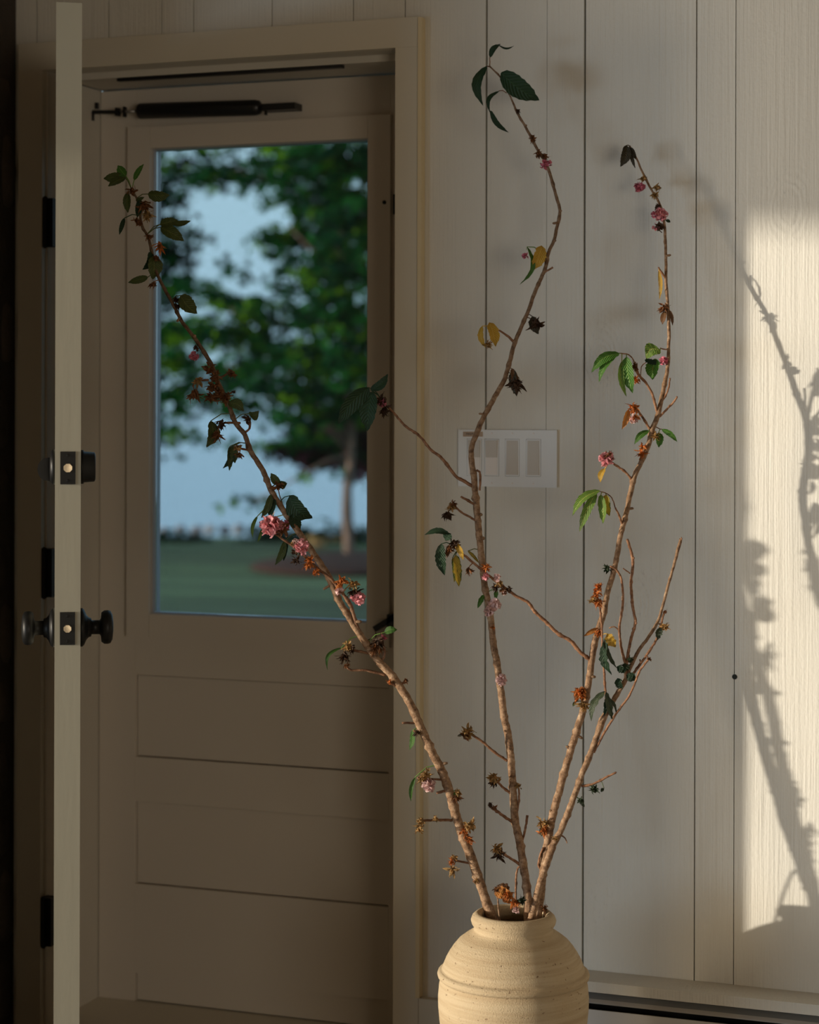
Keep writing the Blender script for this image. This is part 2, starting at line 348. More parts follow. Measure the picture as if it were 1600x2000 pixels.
# other walls, with window openings; the right one is added for the fill lamp
bm = bmesh.new()      # left wall, opening y -5.1..-2.75, z .15..ZT
WY0, WY1, WZ0, WZ1 = -6.3, -2.9, .02, 2.12
box(bm, (XL-.2, YB, 0), (XL, WY0, ZC)); box(bm, (XL-.2, WY1, 0), (XL, WT, ZC)); box(bm, (XL-.2, WY0, 0), (XL, WY1, WZ0)); box(bm, (XL-.2, WY0, WZ1), (XL, WY1, ZC))
tag(finish(bm, 'wall_left', M['room']), 'plain left wall with a tall window opening', None, None, 'structure')
bm = bmesh.new()
box(bm, (XL, YB-.2, 0), (-4.6, YB, ZC)); box(bm, (-4.6, YB-.2, 1.9), (-2.8, YB, ZC)); box(bm, (-2.8, YB-.2, 0), (XR, YB, ZC))
tag(finish(bm, 'wall_back', M['room']), 'plain wall behind the camera with a low window opening', None, None, 'structure')
bm = bmesh.new(); box(bm, (XR, YB, 0), (XR+.2, -6.45, ZC)); box(bm, (XR, -4.35, 0), (XR+.2, WT, ZC)); box(bm, (XR, -6.45, 0), (XR+.2, -4.35, .3)); box(bm, (XR, -6.45, 1.95), (XR+.2, -4.35, ZC))
tag(finish(bm, 'wall_right', M['room']), 'plain wall on the right beyond the frame', None, None, 'structure')
tag(bobj('ceiling', (XL-.2, YB-.2, ZC), (XR+.2, WT+.02, ZC+.2), M['ceil']), 'wooden ceiling above the frame', None, None, 'structure')
tag(bobj('floor', (XL-.2, YB-.2, -.2), (XR+.2, WT+.12, 0), M['floor']), 'dark floor boards at the foot of the wall', None, None, 'structure')
# casing, jamb
trim = tag(empty('trim_1', (0, 0, 0)), 'cream painted casing and jamb framing the screen door', None, None, 'structure')
bobj('casing_board', (CL, -.019, 0), (OL-.004, -.0003, OT+.0), M['casing'], trim, .0015)
bobj('casing_board', (OR+.004, -.019, 0), (CR, -.0003, OT+.0), M['casing'], trim, .0015)
M['lit_edge'] = mat('lit_edge_paint', (.68, .57, .36, 1), .4)  # warm light on the casing edge, put into an added strip's colour
bobj('casing_lit_edge', (CR-.0045, -.0225, .157), (CR+.0035, -.0006, CT-.002), M['lit_edge'], trim, .003)
bobj('head_casing', (CL, -.0192, OT+.0002), (CR, -.0003, CT), M['casing'], trim, .0015)
bobj('jamb', (OL-.02, -.002, 0), (OL, .045, OT), M['paint'], trim, .001); bobj('jamb', (OL-.02, .046, 0), (OL+.012, .075, OT-.012), M['paint'], trim, .001)
bobj('jamb', (OL-.02, .0755, 0), (OL+.004, WT+.03, OT-.01), M['paint'], trim)
bobj('jamb', (OR, -.002, 0), (OR+.02, WT+.03, OT), M['paint'], trim, .001)
bobj('head_jamb', (OL, -.002, OT), (OR, .046, OT+.02), M['paint'], trim, .001)
bobj('door_stop', (OL+.012, .0465, OT-.014), (OR, .085, OT+.02), M['paint'], trim, .001)
bobj('head_jamb', (OL, .0855, OT-.008), (OR, WT+.03, OT+.02), M['paint'], trim)
bobj('weatherstrip', (OL+.14, .049, OT-.021), (OR-.14, .062, OT-.0145), M['blackp'], trim, .001)
bobj('sill', (OL, -.015, -.0005), (OR, WT+.1, .006), M['casing'], trim, .002)
bb = tag(bobj('baseboard_front', (CR+.0005, -.0175, 0), (.33, -.0005, .155), M['casing'], None, .002), 'low cream baseboard beside the door casing, behind the vase', None, None, 'structure')
# ------------------------------------------------------------------ screen door (door_2)
D2 = tag(empty('door_2', (-.4, .22, 0)), 'closed screen door with a glazed upper panel and recessed lower panels', None, None, 'structure')
def dpart(name, a, b, m, bev=0, parent=None): return setp(bobj(name, a, b, m, None, bev), parent or D2) if not parent else None
y0 = .22; IL, IR = -.710, -.100
def child(o, par=D2): return setp(o, par)
ZD0, ZD1 = .0066, OT-.012
child(bobj('stile', (OL+.006, y0, ZD0), (IL, y0+.035, ZD1), M['doorpaint']))
child(bobj('stile', (IR, y0, ZD0), (OR-.004, y0+.035, ZD1), M['doorpaint']))
for a, b in ((1.95, ZD1), (.739, .845), (.455, .555), (.07, .270)):
    child(bobj('rail', (IL+.0003, y0, a), (IR-.0003, y0+.035, b), M['doorpaint'], None, .001))
child(bobj('panel_shade_sheet', (IL-.001, y0+.028, ZD0), (IR+.001, y0+.033, .74), M['gap']))  # near-black sheet; draws the shade lines round the panels
for a, b in ((.555, .739), (.270, .455), (ZD0, .07)):
    bm = bmesh.new(); box(bm, (IL+.0022, y0+.009, a+.0022), (IR-.0022, y0+.028, b-.0022))
    child(finish(bm, 'recessed_panel', M['doorpaint']))
ins = [(-.726, -.6695, .826, 1.965), (-.1465, -.095, .826, 1.965)]
for a, b, c_, d in ins: child(bobj('window_stile', (a, y0-.014, c_), (b, y0-.0003, d), M['doorpaint'], None, .0022))
child(bobj('window_rail', (-.6688, y0-.0135, 1.916), (-.1472, y0-.0003, 1.965), M['doorpaint'], None, .002))
child(bobj('window_rail', (-.6688, y0-.0135, .826), (-.1472, y0-.0003, .878), M['doorpaint'], None, .002))
# reveal of the glazed opening
M['bead'] = mat('glazing_bead_paint', (.40, .41, .44, 1), .5)
for a, b in (((-.672, y0, .874), (-.666, y0+.034, 1.918)), ((-.150, y0, .874), (-.144, y0+.034, 1.918)), ((-.666, y0, 1.914), (-.15, y0+.034, 1.92)), ((-.666, y0, .872), (-.15, y0+.034, .880))):
    child(bobj('glazing_bead', a, b, M['bead']))
gm = bpy.data.materials.new('window_glass'); gm.use_nodes = True; t = gm.node_tree; t.nodes.clear()
tr = nn(t, 'ShaderNodeBsdfTransparent'); tr.inputs[0].default_value = (.90, .95, .97, 1); gl = nn(t, 'ShaderNodeBsdfGlossy'); gl.inputs['Roughness'].default_value = .02
fr = nn(t, 'ShaderNodeFresnel'); fr.inputs[0].default_value = 1.45; ms = nn(t, 'ShaderNodeMixShader'); ou = nn(t, 'ShaderNodeOutputMaterial')
t.links.new(fr.outputs[0], ms.inputs[0]); t.links.new(tr.outputs[0], ms.inputs[1]); t.links.new(gl.outputs[0], ms.inputs[2]); t.links.new(ms.outputs[0], ou.inputs[0])
child(bobj('pane', (-.6655, y0+.012, .8805), (-.1505, y0+.015, 1.9135), gm))
# insect screen: real wires
bm = bmesh.new(); z = .884; w = .00013
while z < 1.912:
    box(bm, (-.665, y0+.022-w, z-w), (-.151, y0+.022+w, z+w)); z += .0032
xw = -.664
while xw < -.151:
    box(bm, (xw-w, y0+.0226-w, .881), (xw+w, y0+.0226+w, 1.913)); xw += .0032
ws = child(finish(bm, 'insect_screen', M['gap'])); tag(ws, None, kind='stuff')
# latch, button, strike
lv = child(bobj('latch_lever', (-.010, 0, -.006), (.052, .012, .006), M['blackp'], None, .003)); lv.location = Vector((-.115, y0-.030, .872)) - D2.location; lv.rotation_euler = (0, -.55, 0)
child(bobj('latch_body', (-.094, y0-.03, .868), (-.060, y0-.0005, .90), M['blackp'], None, .004))
bm = bmesh.new(); lathe(bm, [(.002, 0), (.0042, .001), (.0042, .004), (.002, .005)], 16, Matrix.Translation((-.108, y0-.0125, 1.777)) @ Matrix.Rotation(PI/2, 4, 'X'))
child(finish(bm, 'door_button', M['black'], smooth=True))
child(bobj('strike_plate', (-.092, y0-.004, 1.752), (-.083, y0-.0005, 1.795), M['black'], None, .001))
# closer
Zc = 4.40
def closer():
    y = y0-.034
    def at(px, py):
        r = ray(px, py); k = (y-CAM.y)/r.y; return CAM + r*k
    a, b = at(272, 217), at(510, 210); ax = (b-a); Ln = ax.length
    q = ax.to_track_quat('Z', 'Y').to_matrix().to_4x4(); mt_ = Matrix.Translation(a) @ q
    r = .0172
    bm = bmesh.new(); lathe(bm, [(.004, -.0005), (r*.93, 0), (r, .004), (r, Ln-.014), (r*.86, Ln-.004), (r*.6, Ln), (.003, Ln+.001)], 28, mt_)
    tub = child(finish(bm, 'closer_tube', M['blackp'], smooth=True)); tag(tub, 'black cylinder of the door closer')
    bm = bmesh.new(); p1, p2 = at(202, 219), at(272, 217); ring_tube(bm, [p1, p2], [.0035, .0035], 10)
    o = finish(bm, 'closer_rod', M['rod'], smooth=True); o.parent = tub; o.location = -D2.location
    o.location = Vector((0, 0, 0)); tub.location = -D2.location
    bm = bmesh.new(); p1, p2 = at(165, 219), at(236, 219); ring_tube(bm, [p1, p2], [.0045, .0045], 8); q1 = at(230, 219)
    box(bm, q1-Vector((.003, .008, .009)), q1+Vector((.003, .008, .009))); q1 = at(244, 219); box(bm, q1-Vector((.002, .006, .011)), q1+Vector((.002, .006, .012)))
    o = finish(bm, 'closer_linkage', M['blackp']); o.parent = tub
    bm = bmesh.new(); q0 = at(172, 219); box(bm, q0+Vector((-.045, -.006, -.020)), q0+Vector((.012, .008, -.002))); box(bm, q0+Vector((-.045, -.01, .001)), q0+Vector((.008, .01, .014)))
    box(bm, q0+Vector((.02, -.004, .006)), q0+Vector((.026, .004, .020))); o = finish(bm, 'jamb_bracket', M['blackp'], bevel=.001); o.parent = tub
    bm = bmesh.new(); q0 = at(513, 209); q1 = at(578, 208); box(bm, Vector((q0.x, y-.006, q0.z-.0085)), Vector((q1.x, y0-.0005, q1.z+.0085)))
    box(bm, Vector((q0.x+.006, y-.004, q0.z-.018)), Vector((q0.x+.010, y+.004, q0.z-.0085)))
    o = finish(bm, 'door_bracket', M['blackp'], bevel=.0015); o.parent = tub
closer()
# ------------------------------------------------------------------ open inner door (door_1)
E0 = P(133, 800, 3.56); E0.z = 0
dv = Vector((E0.x-CAM.x, E0.y-CAM.y, 0)).normalized()          # away from the camera, along the slab
nv = Vector((dv.y, -dv.x, 0))                                  # to the right
D1 = empty('door_1', (E0.x, E0.y, 0)); tag(D1, 'open cream inner door seen edge-on at the left', None, None, 'structure')
D1.rotation_euler = (0, 0, math.atan2(dv.y, dv.x))             # local x along the slab (away), local -y to the right
def d1(o): o.parent = D1; return o
TH2 = .0222
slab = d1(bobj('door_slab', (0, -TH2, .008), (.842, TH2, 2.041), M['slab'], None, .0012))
for z in (1.232, .953):
    d1(bobj('latch_plate', (-.0022, -.0130, z-.0285), (.01, .0130, z+.0285), M['black'], None, .0008))
    bm = bmesh.new(); lathe(bm, [(.002, -.0052), (.0078, -.005), (.0085, -.001), (.0085, .004)] if z > 1.1 else [(.002, -.0082), (.0068, -.008), (.0075, -.001), (.0075, .004)], 8, Matrix.Translation((0, 0, z)) @ Matrix.Rotation(PI/2, 4, 'Y') @ Matrix.Rotation(PI/8, 4, 'Z'))
    d1(finish(bm, 'bolt', M['steel']))
    for sz in (-.022, .022):
        bm = bmesh.new(); lathe(bm, [(.0005, -.0035), (.0025, -.003), (.0028, -.002), (.0028, 0)], 12, Matrix.Translation((0, 0, z+sz)) @ Matrix.Rotation(PI/2, 4, 'Y'))
        d1(finish(bm, 'screw', M['black']))
def side(sgn, z, prof, name, m=M['black'], seg=36, xoff=.062):
    mt_ = Matrix.Translation((xoff, sgn*TH2, z)) @ Matrix.Rotation(-sgn*PI/2, 4, 'X')
    bm = bmesh.new(); lathe(bm, prof, seg, mt_); return d1(finish(bm, name, m, smooth=True))
knob = [(.034, 0), (.034, .004), (.031, .007), (.022, .011), (.0175, .015), (.0165, .019), (.0125, .020), (.0125, .034), (.016, .036), (.026, .037), (.0295, .042), (.030, .048), (.0285, .053), (.022, .0565), (.008, .058)]
for sgn in (-1, 1): side(sgn, .948, knob, 'door_knob')
side(-1, 1.232, [(.030, 0), (.030, .005), (.0275, .0055), (.026, .024), (.022, .026), (.005, .0262)], 'deadbolt_cylinder')
dbr = side(1, 1.232, [(.031, 0), (.031, .004), (.026, .009), (.012, .0095)], 'deadbolt_rose')
bm = bmesh.new(); 
prev = None
for i in range(9):
    a = PI*i/8; yy = .0090+.022*math.sin(a)**.8; zz = -.021*math.cos(a)
    ring = [bm.verts.new((.062-.004, TH2+yy, 1.228+zz)), bm.verts.new((.062+.004, TH2+yy, 1.228+zz)), bm.verts.new((.062+.004, TH2+.0085, 1.228+zz)), bm.verts.new((.062-.004, TH2+.0085, 1.228+zz))]
    if prev:
        for k in range(4): bm.faces.new((prev[k], prev[(k+1) % 4], ring[(k+1) % 4], ring[k]))
    prev = ring
d1(finish(bm, 'thumb_turn', M['black']))
for z in (1.735, .982, .232):       # hinges at the left jamb
    o = bobj('hinge', (OL-.0015, -.022, z-.052), (OL+.024, .004, z+.052), M['black'], None, .002)
    bm = bmesh.new(); bm.from_mesh(o.data); lathe(bm, [(.002, -.056), (.0055, -.053), (.0055, .053), (.002, .056)], 12, Matrix.Translation((OL+.008, -.026, z)))
    bm.to_mesh(o.data); bm.free(); o.parent = D1; o.matrix_parent_inverse = (Matrix.Translation(D1.location) @ Matrix.Rotation(D1.rotation_euler.z, 4, 'Z')).inverted()
# ------------------------------------------------------------------ stone chimney at the left
ch = tag(empty('stone_chimney_breast', (-1.6, -.35, 0)), 'dark fieldstone chimney breast at the left edge of the photo', 'chimney')
CX1 = -.879
setp(bobj('mortar_core', (-2.4, -1.0, 0), (CX1-.006, -.006, ZC-.001), M['mortar']), ch)  # depth into the room extended out of view to block window light
rg = random.Random(11)
def stone(c, sx, sy, sz):
    bm = bmesh.new(); bmesh.ops.create_icosphere(bm, subdivisions=2, radius=1)
    for v in bm.verts:
        p = v.co; q = Vector([math.copysign(abs(k)**.62, k) for k in p]); q *= 1 + rg.uniform(-.07, .07)
        v.co = Vector((q.x*sx, q.y*sy, q.z*sz))
    o = finish(bm, 'stone', M['stone'], smooth=True); o.location = c; setp(o, ch)
z = 0
while z < ZC-.05:
    h = rg.uniform(.10, .24); h = min(h, ZC-.012-z)
    y = -1.0
    while y < -.02:
        w = min(rg.uniform(.13, .3), -.008-y)
        if w > .04: stone(Vector((CX1-.035, y+w/2, z+h/2)), .040, w/2*.99, h/2*.97)
        y += w+.006
    x = -2.4
    while x < CX1-.05:
        w = min(rg.uniform(.15, .35), CX1-x); 
        if w > .05: stone(Vector((x+w/2, -1.01, z+h/2)), w/2*.98, .045, h/2*.97)
        x += w+.006
    z += h+.006
# ------------------------------------------------------------------ switch plate
SX0, SX1, SZ0, SZ1 = .1337, .3383, 1.1825, 1.2955
sw = empty('wall_switch_plate', ((SX0+SX1)/2, 0, (SZ0+SZ1)/2)); tag(sw, 'white four-gang plate of rocker light switches on the plank wall', 'light switch')
def sp_(o): return setp(o, sw)
bm = bmesh.new(); yf = -.0062
wx = [SX0+(SX1-SX0)*k for k in (.115, .345, .5675, .795)]; rz0, rz1 = 1.2085, 1.2735
rx = .0153
wins = [(SX0+.0305+.0455*i-.0163, SX0+.0305+.0455*i+.0163) for i in range(4)]
wins = [(.1520, .1835), (.1887, .2195), (.2318, .2620), (.2752, .3060)]
xs = [SX0] + [v for w_ in wins for v in w_] + [SX1]
box(bm, (SX0, yf, SZ0), (SX1, -.0003, 1.2035)); box(bm, (SX0, yf, 1.2775), (SX1, -.0003, SZ1))
for a, b in ((SX0, wins[0][0]), (wins[0][1], wins[1][0]), (wins[1][1], wins[2][0]), (wins[2][1], wins[3][0]), (wins[3][1], SX1)): box(bm, (a, yf, 1.2035), (b, -.0003, 1.2775))
bmesh.ops.remove_doubles(bm, verts=bm.verts, dist=1e-5)
sp_(finish(bm, 'cover_plate', M['plate']))
for i, (a, b) in enumerate(wins):
    o = sp_(bobj('switch_frame', (a+.0006, yf-.0008, 1.2041), (b-.0006, -.0004, 1.2769), M['plate'], None, .0008))
    bm = bmesh.new(); zc = (1.2041+1.2769)/2; tilt = [.0018, .0022, -.0015, -.0010][i]
    vs = []
    for (z, y) in ((1.2066, yf-.0014-max(0, -tilt)*1.3), (zc, yf-.0020), (1.2744, yf-.0014-max(0, tilt)*1.3)):
        vs.append([bm.verts.new((xq, y, z)) for xq in (a+.0034, b-.0034)] + [bm.verts.new((xq, yf-.0006, z)) for xq in (b-.0034, a+.0034)])
    for p, q in zip(vs, vs[1:]):
        for k in range(4): bm.faces.new((p[k], p[(k+1) % 4], q[(k+1) % 4], q[k]))
    bm.faces.new(vs[0][::-1]); bm.faces.new(vs[-1]); bm.normal_update()
    r_ = finish(bm, 'rocker', [M['rocker'], M['rocker_pale']])
    if i < 2:
        for p in r_.data.polygons:
            if p.center.z < zc: p.material_index = 1
    sp_(r_); 
    if i: 
        for zz in (1.1895, 1.2885):
            bm = bmesh.new(); lathe(bm, [(.0005, 0), (.0016, .0002), (.0018, .0006), (.0018, .003)][::-1], 10, Matrix.Translation(((a+b)/2, yf-.0008, zz)) @ Matrix.Rotation(-PI/2, 4, 'X') @ Matrix.Translation((0, 0, 0)))
            s_ = sp_(finish(bm, 'screw', M['rocker_pale']))
lb = sp_(bobj('label_tape', (.1440, yf-.0006, 1.2815), (.1855, yf-.0001, 1.2915), M['label'])); tag(lb, 'small tan label strip with black lettering')
tx = bpy.data.curves.new('label_lettering', 'FONT'); tx.body = 'FIREPLACE'; tx.size = .0062; tx.extrude = .00005; tx.align_x = 'CENTER'; tx.align_y = 'CENTER'
to = bpy.data.objects.new('label_lettering', tx); col.objects.link(to); to.location = (.1650, yf-.0008, 1.2865); to.rotation_euler = (PI/2, 0, 0); tx.materials.append(M['ink'])
dg = bpy.context.evaluated_depsgraph_get(); me = bpy.data.meshes.new_from_object(to.evaluated_get(dg)); tm = bpy.data.objects.new('lettering', me); tm.matrix_world = to.matrix_world
loc = to.location.copy(); col.objects.link(tm); tm.location = loc; tm.rotation_euler = (PI/2, 0, 0); bpy.data.objects.remove(to)
tm.location = loc - sw.location - lb.location; tm.parent = lb; lb_off = lb.location.copy()
tm.location = loc - sw.location - lb_off
# ------------------------------------------------------------------ baseboard heater with its ledge
ht = empty('baseboard_heater', (1.5, -.04, 0)); tag(ht, 'long baseboard heater with a white wooden ledge behind the vase', 'heater')
HX0, HX1 = .335, 3.4
def h_(o): return setp(o, ht)
h_(bobj('ledge_board', (HX0, -.078, .222), (HX1, -.0004, .242), M['plank'], None, .002))
h_(bobj('heater_back', (HX0, -.012, .0), (HX1, -.0004, .2215), M['dark_metal']))
bm = bmesh.new()
vs = []
for (y, z) in ((-.052, .2135), (-.066, .2060), (-.070, .2000), (-.0705, .1985), (-.066, .1990), (-.051, .2105)):
    vs.append([bm.verts.new((HX0, y, z)), bm.verts.new((HX1, y, z))])
for a, b in zip(vs, vs[1:]+vs[:1]): bm.faces.new((a[0], a[1], b[1], b[0]))
bm.faces.new([v[0] for v in vs][::-1]); bm.faces.new([v[1] for v in vs])
h_(finish(bm, 'damper_blade', M['damper']))
h_(bobj('front_cover', (HX0, -.072, .03), (HX1, -.069, .187), M['cover'], None, .0012))
h_(bobj('end_cap', (HX0-.004, -.0735, 0), (HX0-.0002, -.0004, .2215), M['cover'], None, .001))
h_(bobj('support_foot', (HX0, -.066, 0), (HX1, -.014, .029), M['dark_metal']))
# a nail stain and a peg hole on the sunlit plank
bm = bmesh.new(); lathe(bm, [(.0005, 0), (.005, .0002), (.005, .004)], 14, Matrix.Translation((.690, -.0015, .828)) @ Matrix.Rotation(-PI/2, 4, 'X'))
k_ = finish(bm, 'knot_plug', M['gap']); k_.parent = wall
# ------------------------------------------------------------------ vase
VZ = 3.656; VC = P(1003.2, 1800, VZ); SCL = VZ/FPX
vz = lambda y: CAM.z - (y-800)*SCL
prof = [(83*.52, 1788), (62, 1790), (64, 1785), (69, 1781.5), (75, 1783), (80.5, 1788), (83.4, 1796), (81.5, 1803), (77.5, 1809), (76.6, 1813), (79, 1816.5), (86, 1821), (95, 1827), (108, 1837), (118, 1849), (126, 1861), (132, 1872), (136.5, 1883),
        (139, 1889.5), (139.4, 1892.2), (142.5, 1893), (147, 1896.4), (148.6, 1901), (147.6, 1905.2), (144.5, 1908.4), (142.6, 1909.6), (142.8, 1911.5), (145.2, 1922), (147.2, 1945), (146.8, 1965), (144.5, 1990), (140, 2020), (133, 2060), (124, 2110), (115, 2160), (107, 2205), (101, 2245)]
pr = [(r*SCL, vz(y)) for r, y in prof[1:]]
pr.append((.098*1.0, .0005))
inner = [(62*SCL, vz(1790)), (64*SCL, vz(1800)), (66*SCL, vz(1812)), (100*SCL, vz(1840)), (135*SCL, vz(1900)), (136*SCL, vz(1980)), (95*SCL, .02)]
bm = bmesh.new()
full = [(p[0], p[1]) for p in inner[::-1]] + pr[1:]
seg = 128; rings = []; rg = random.Random(5)
for i, (r, z) in enumerate(full):
    rings.append([bm.verts.new((r*math.cos(2*PI*k/seg), r*math.sin(2*PI*k/seg), z)) for k in range(seg)])
for a, b in zip(rings, rings[1:]):
    for k in range(seg): bm.faces.new((a[k], a[(k+1) % seg], b[(k+1) % seg], b[k]))
bm.faces.new(rings[0][::-1]); bm.faces.new(rings[-1])
bmesh.ops.recalc_face_normals(bm, faces=bm.faces)
vase = finish(bm, 'clay_vase', M['clay'], smooth=True); vase.location = (VC.x, VC.y, 0)
tag(vase, 'beige unglazed clay vase with a raised belly band, holding cherry branches', 'vase')
# ------------------------------------------------------------------ branches
WZ = lambda px: 1/( ((px+9900)/10675*966)/4000 )
class Branch:
    def __init__(s, name, label, pts, seed, young=.9):
        s.young = young  # young bark tone, plus shade painted into the thin parts of each branch
        s.root = empty(name, (VC.x, VC.y, .3)); tag(s.root, label, 'branch', 'cherry branches standing in the clay vase')
        s.all = []; s.rng = random.Random(seed); s.main = s.stem(pts, 'stem', 'bark', True)
    def stem(s, pts, name='twig', m='twig', main=False, jit=.10, knob=True):
        """pts (px, py, radius px, Z)"""
        d = catmull(pts, 6 if main else 4); s.all += d
        P3, R3 = [], []
        cnt = s.rng.randint(4, 10)
        for i, (x, y, r, Z) in enumerate(d):
            rr = max(.6, r*.93)*Z/FPX; cnt -= 1
            if knob and cnt <= 0 and 1 < i < len(d)-2: rr *= s.rng.uniform(1.08, 1.32); cnt = s.rng.randint(5, 15)
            jx, jy = s.rng.uniform(-.3, .3), s.rng.uniform(-.3, .3)
            P3.append(P(x+jx, y+jy, Z) - s.root.location); R3.append(rr)
        bm = bmesh.new(); ring_tube(bm, P3, R3, 12 if main else 8, s.rng, jit, age_shade=[s.young + (1-s.young)*min(1, max(0, (q[2]-4.5)/3)) if main else (s.young*.6+.4) for q in d])
        o = finish(bm, name, M[m], s.root, smooth=True); return d
    def near(s, px, py):
        return min(s.all, key=lambda p: (p[0]-px)**2+(p[1]-py)**2)
    def zof(s, px, py): return s.near(px, py)[3]
    def twig(s, pts, r0=3, r1=1.8, dz=-.01, m='twig', jit=.16, name='twig', knob=True):
        z0 = s.zof(*pts[0]); n = len(pts)
        d0 = s.near(*pts[0])
        s.stem([(x, y, r0+(r1-r0)*i/(n-1), z0+dz*i/(n-1)) for i, (x, y) in enumerate(pts)], name, m, False, jit, knob)
    def leaf(s, bx, by, tx_, ty, w, kind, bend=0, curl=.15, roll=None, dz=0, name='leaf', fold=.35, stalk=True, ragged=0, Z=None):
        near = s.near(bx, by); Zb = Z or near[3]-.004; rng = s.rng
        Bp = P(bx, by, Zb); Tp = P(tx_, ty, Zb+dz); d = Tp-Bp; Ln = d.length; dn = d.normalized()
        vw = -ray((bx+tx_)/2, (by+ty)/2).normalized()
        sd = dn.cross(vw).normalized(); nrm = sd.cross(dn).normalized()
        if roll is None: roll = rng.uniform(-.5, .5)
        q = Matrix.Rotation(roll, 3, dn); sd2 = q @ sd; n2 = q @ nrm
        W_ = w*1.18*Zb/FPX/2/max(.55, math.cos(roll)); bm = bmesh.new(); uvl = bm.loops.layers.uv.new('UVMap'); N = 14; rows = []
        for i in range(N+1):
            v = i/N; ww = (v**.55)*((1-v)**.80)*1.78 if v < 1 else 0
            if v > .8: ww = max(ww*.8, .07*(1-v)*5)
            if i in (0,): ww = .05
            ww *= 1 + (rng.uniform(-ragged, ragged)) + (.05 if i % 2 else -.02)
            cpt = Bp + d*v + sd*(bend*Ln*math.sin(PI*v)) + n2*(curl*Ln*math.sin(PI*v)*.6) - root_off(s)
            row = []
            for k in range(5):
                u = (k-2)/2; au = abs(u)
                pp = cpt + sd2*(W_*ww*u*math.cos(fold*au)) + n2*(W_*ww*au*math.sin(fold)*.9) + n2*(rng.uniform(-1, 1)*ragged*W_*.6) + n2*(.06*W_*math.sin(v*26)*au)
                row.append((bm.verts.new(pp), (.5+u*.5, v)))
            rows.append(row)
        for a, b in zip(rows, rows[1:]):
            for k in range(4):
                f = bm.faces.new((a[k][0], a[k+1][0], b[k+1][0], b[k][0]))
                for lp, uv in zip(f.loops, (a[k][1], a[k+1][1], b[k+1][1], b[k][1])): lp[uvl].uv = uv
        if stalk and math.hypot(near[0]-bx, near[1]-by) > 2 and not Z:
            A = P(near[0], near[1], near[3]); mid = (A+Bp)/2 + Vector((0, 0, .15*(A-Bp).length))
            ro = root_off(s); pts3 = [A-ro, (A*.6+mid*.4)-ro, (mid)-ro, (mid*.4+Bp*.6)-ro, Bp-ro, Bp+d*.08-ro]
            ring_tube(bm, pts3, [.0009]*5+[.0004], 5)
        o = finish(bm, name, L[kind], s.root, smooth=True); return o
    def flower(s, px, py, size, m='pink', n=30, dz=-.006, name='blossom'):
        Z = s.zof(px, py)+dz; c = P(px, py, Z)-root_off(s); R = size*1.2*Z/FPX/2; rng = s.rng; bm = bmesh.new()
        for i in range(n):
            a = rng.uniform(0, 2*PI); ph = math.acos(rng.uniform(-1, 1)); n_ = Vector((math.sin(ph)*math.cos(a), math.sin(ph)*math.sin(a), math.cos(ph)))
            t1 = n_.orthogonal().normalized(); t1 = Matrix.Rotation(rng.uniform(0, 6.3), 3, n_) @ t1; t2 = n_.cross(t1)
            Lp = R*rng.uniform(.75, 1.15); wd_ = R*rng.uniform(.28, .45); rows = []
            for j in range(4):
                v = j/3; ww = (.25, .85, 1, .55)[j]*wd_
                row = []
                for k in (-1, 0, 1):
                    row.append(bm.verts.new(c + n_*(Lp*(.25+.75*v)) + t1*(k*ww) + t2*((k*k)*ww*.45 + math.sin(v*3+i)*R*.18 + rng.uniform(-.08, .08)*R)))
                rows.append(row)
            for p, q in zip(rows, rows[1:]):
                for k in range(2): bm.faces.new((p[k], p[k+1], q[k+1], q[k]))
        return finish(bm, name, M[m], s.root, smooth=True)
    def dried(s, px, py, size, m='dry', hang=0, n=32, dz=-.006, name='dried_flower_cluster'):
        """frayed remains: thin curled strips and husks; hang > 0 stretches downwards"""
        nr = s.near(px, py); Z = nr[3]+dz; c = P(px, py, Z)-root_off(s); R = size*1.22*Z/FPX/2; rng = s.rng; bm = bmesh.new()
        if math.hypot(nr[0]-px, nr[1]-py) > nr[2]:
            A = P(nr[0], nr[1], nr[3])-root_off(s); ring_tube(bm, [A, A.lerp(c, .35)+Vector((0, 0, R*.25)), A.lerp(c, .7)+Vector((0, 0, R*.2)), c], [.0012, .0010, .0009, .0008], 5)
        tubes = bm.faces[:]
        for i in range(n):
            dr = Vector((rng.gauss(0, 1), rng.gauss(0, .8), rng.gauss(0, 1))).normalized()
            if hang: dr = (dr*.6 + Vector((0, 0, -1))*hang).normalized()
            Ln = R*rng.uniform(.6, 1.35)*(1+hang); p = c + Vector((rng.gauss(0, .2), rng.gauss(0, .2), rng.gauss(0, .2)))*R
            w = R*rng.uniform(.07, .24); sdv = dr.orthogonal().normalized(); sdv = Matrix.Rotation(rng.uniform(0, 6.3), 3, dr) @ sdv
            cr = Vector((rng.uniform(-1, 1), rng.uniform(-1, 1), rng.uniform(-1.2, .6))); pr_ = None
            for j in range(6):
                v = j/5; ww = w*(.5+.9*math.sin(PI*min(1, v+.12)))*(1 if j < 5 else .35)
                sv = Matrix.Rotation(v*rng.uniform(.5, 2), 3, dr) @ sdv; nv_ = dr.cross(sv)
                row = [bm.verts.new(p - sv*ww), bm.verts.new(p + nv_*ww*.6), bm.verts.new(p + sv*ww)]
                if pr_:
                    for k in range(2): bm.faces.new((pr_[k], pr_[k+1], row[k+1], row[k]))
                pr_ = row; dr = (dr + cr*.46).normalized(); p = p + dr*(Ln/5)
        bmesh.ops.solidify(bm, geom=[f for f in bm.faces if f not in set(tubes)], thickness=.0004)
        return finish(bm, name, M[m], s.root, smooth=False)
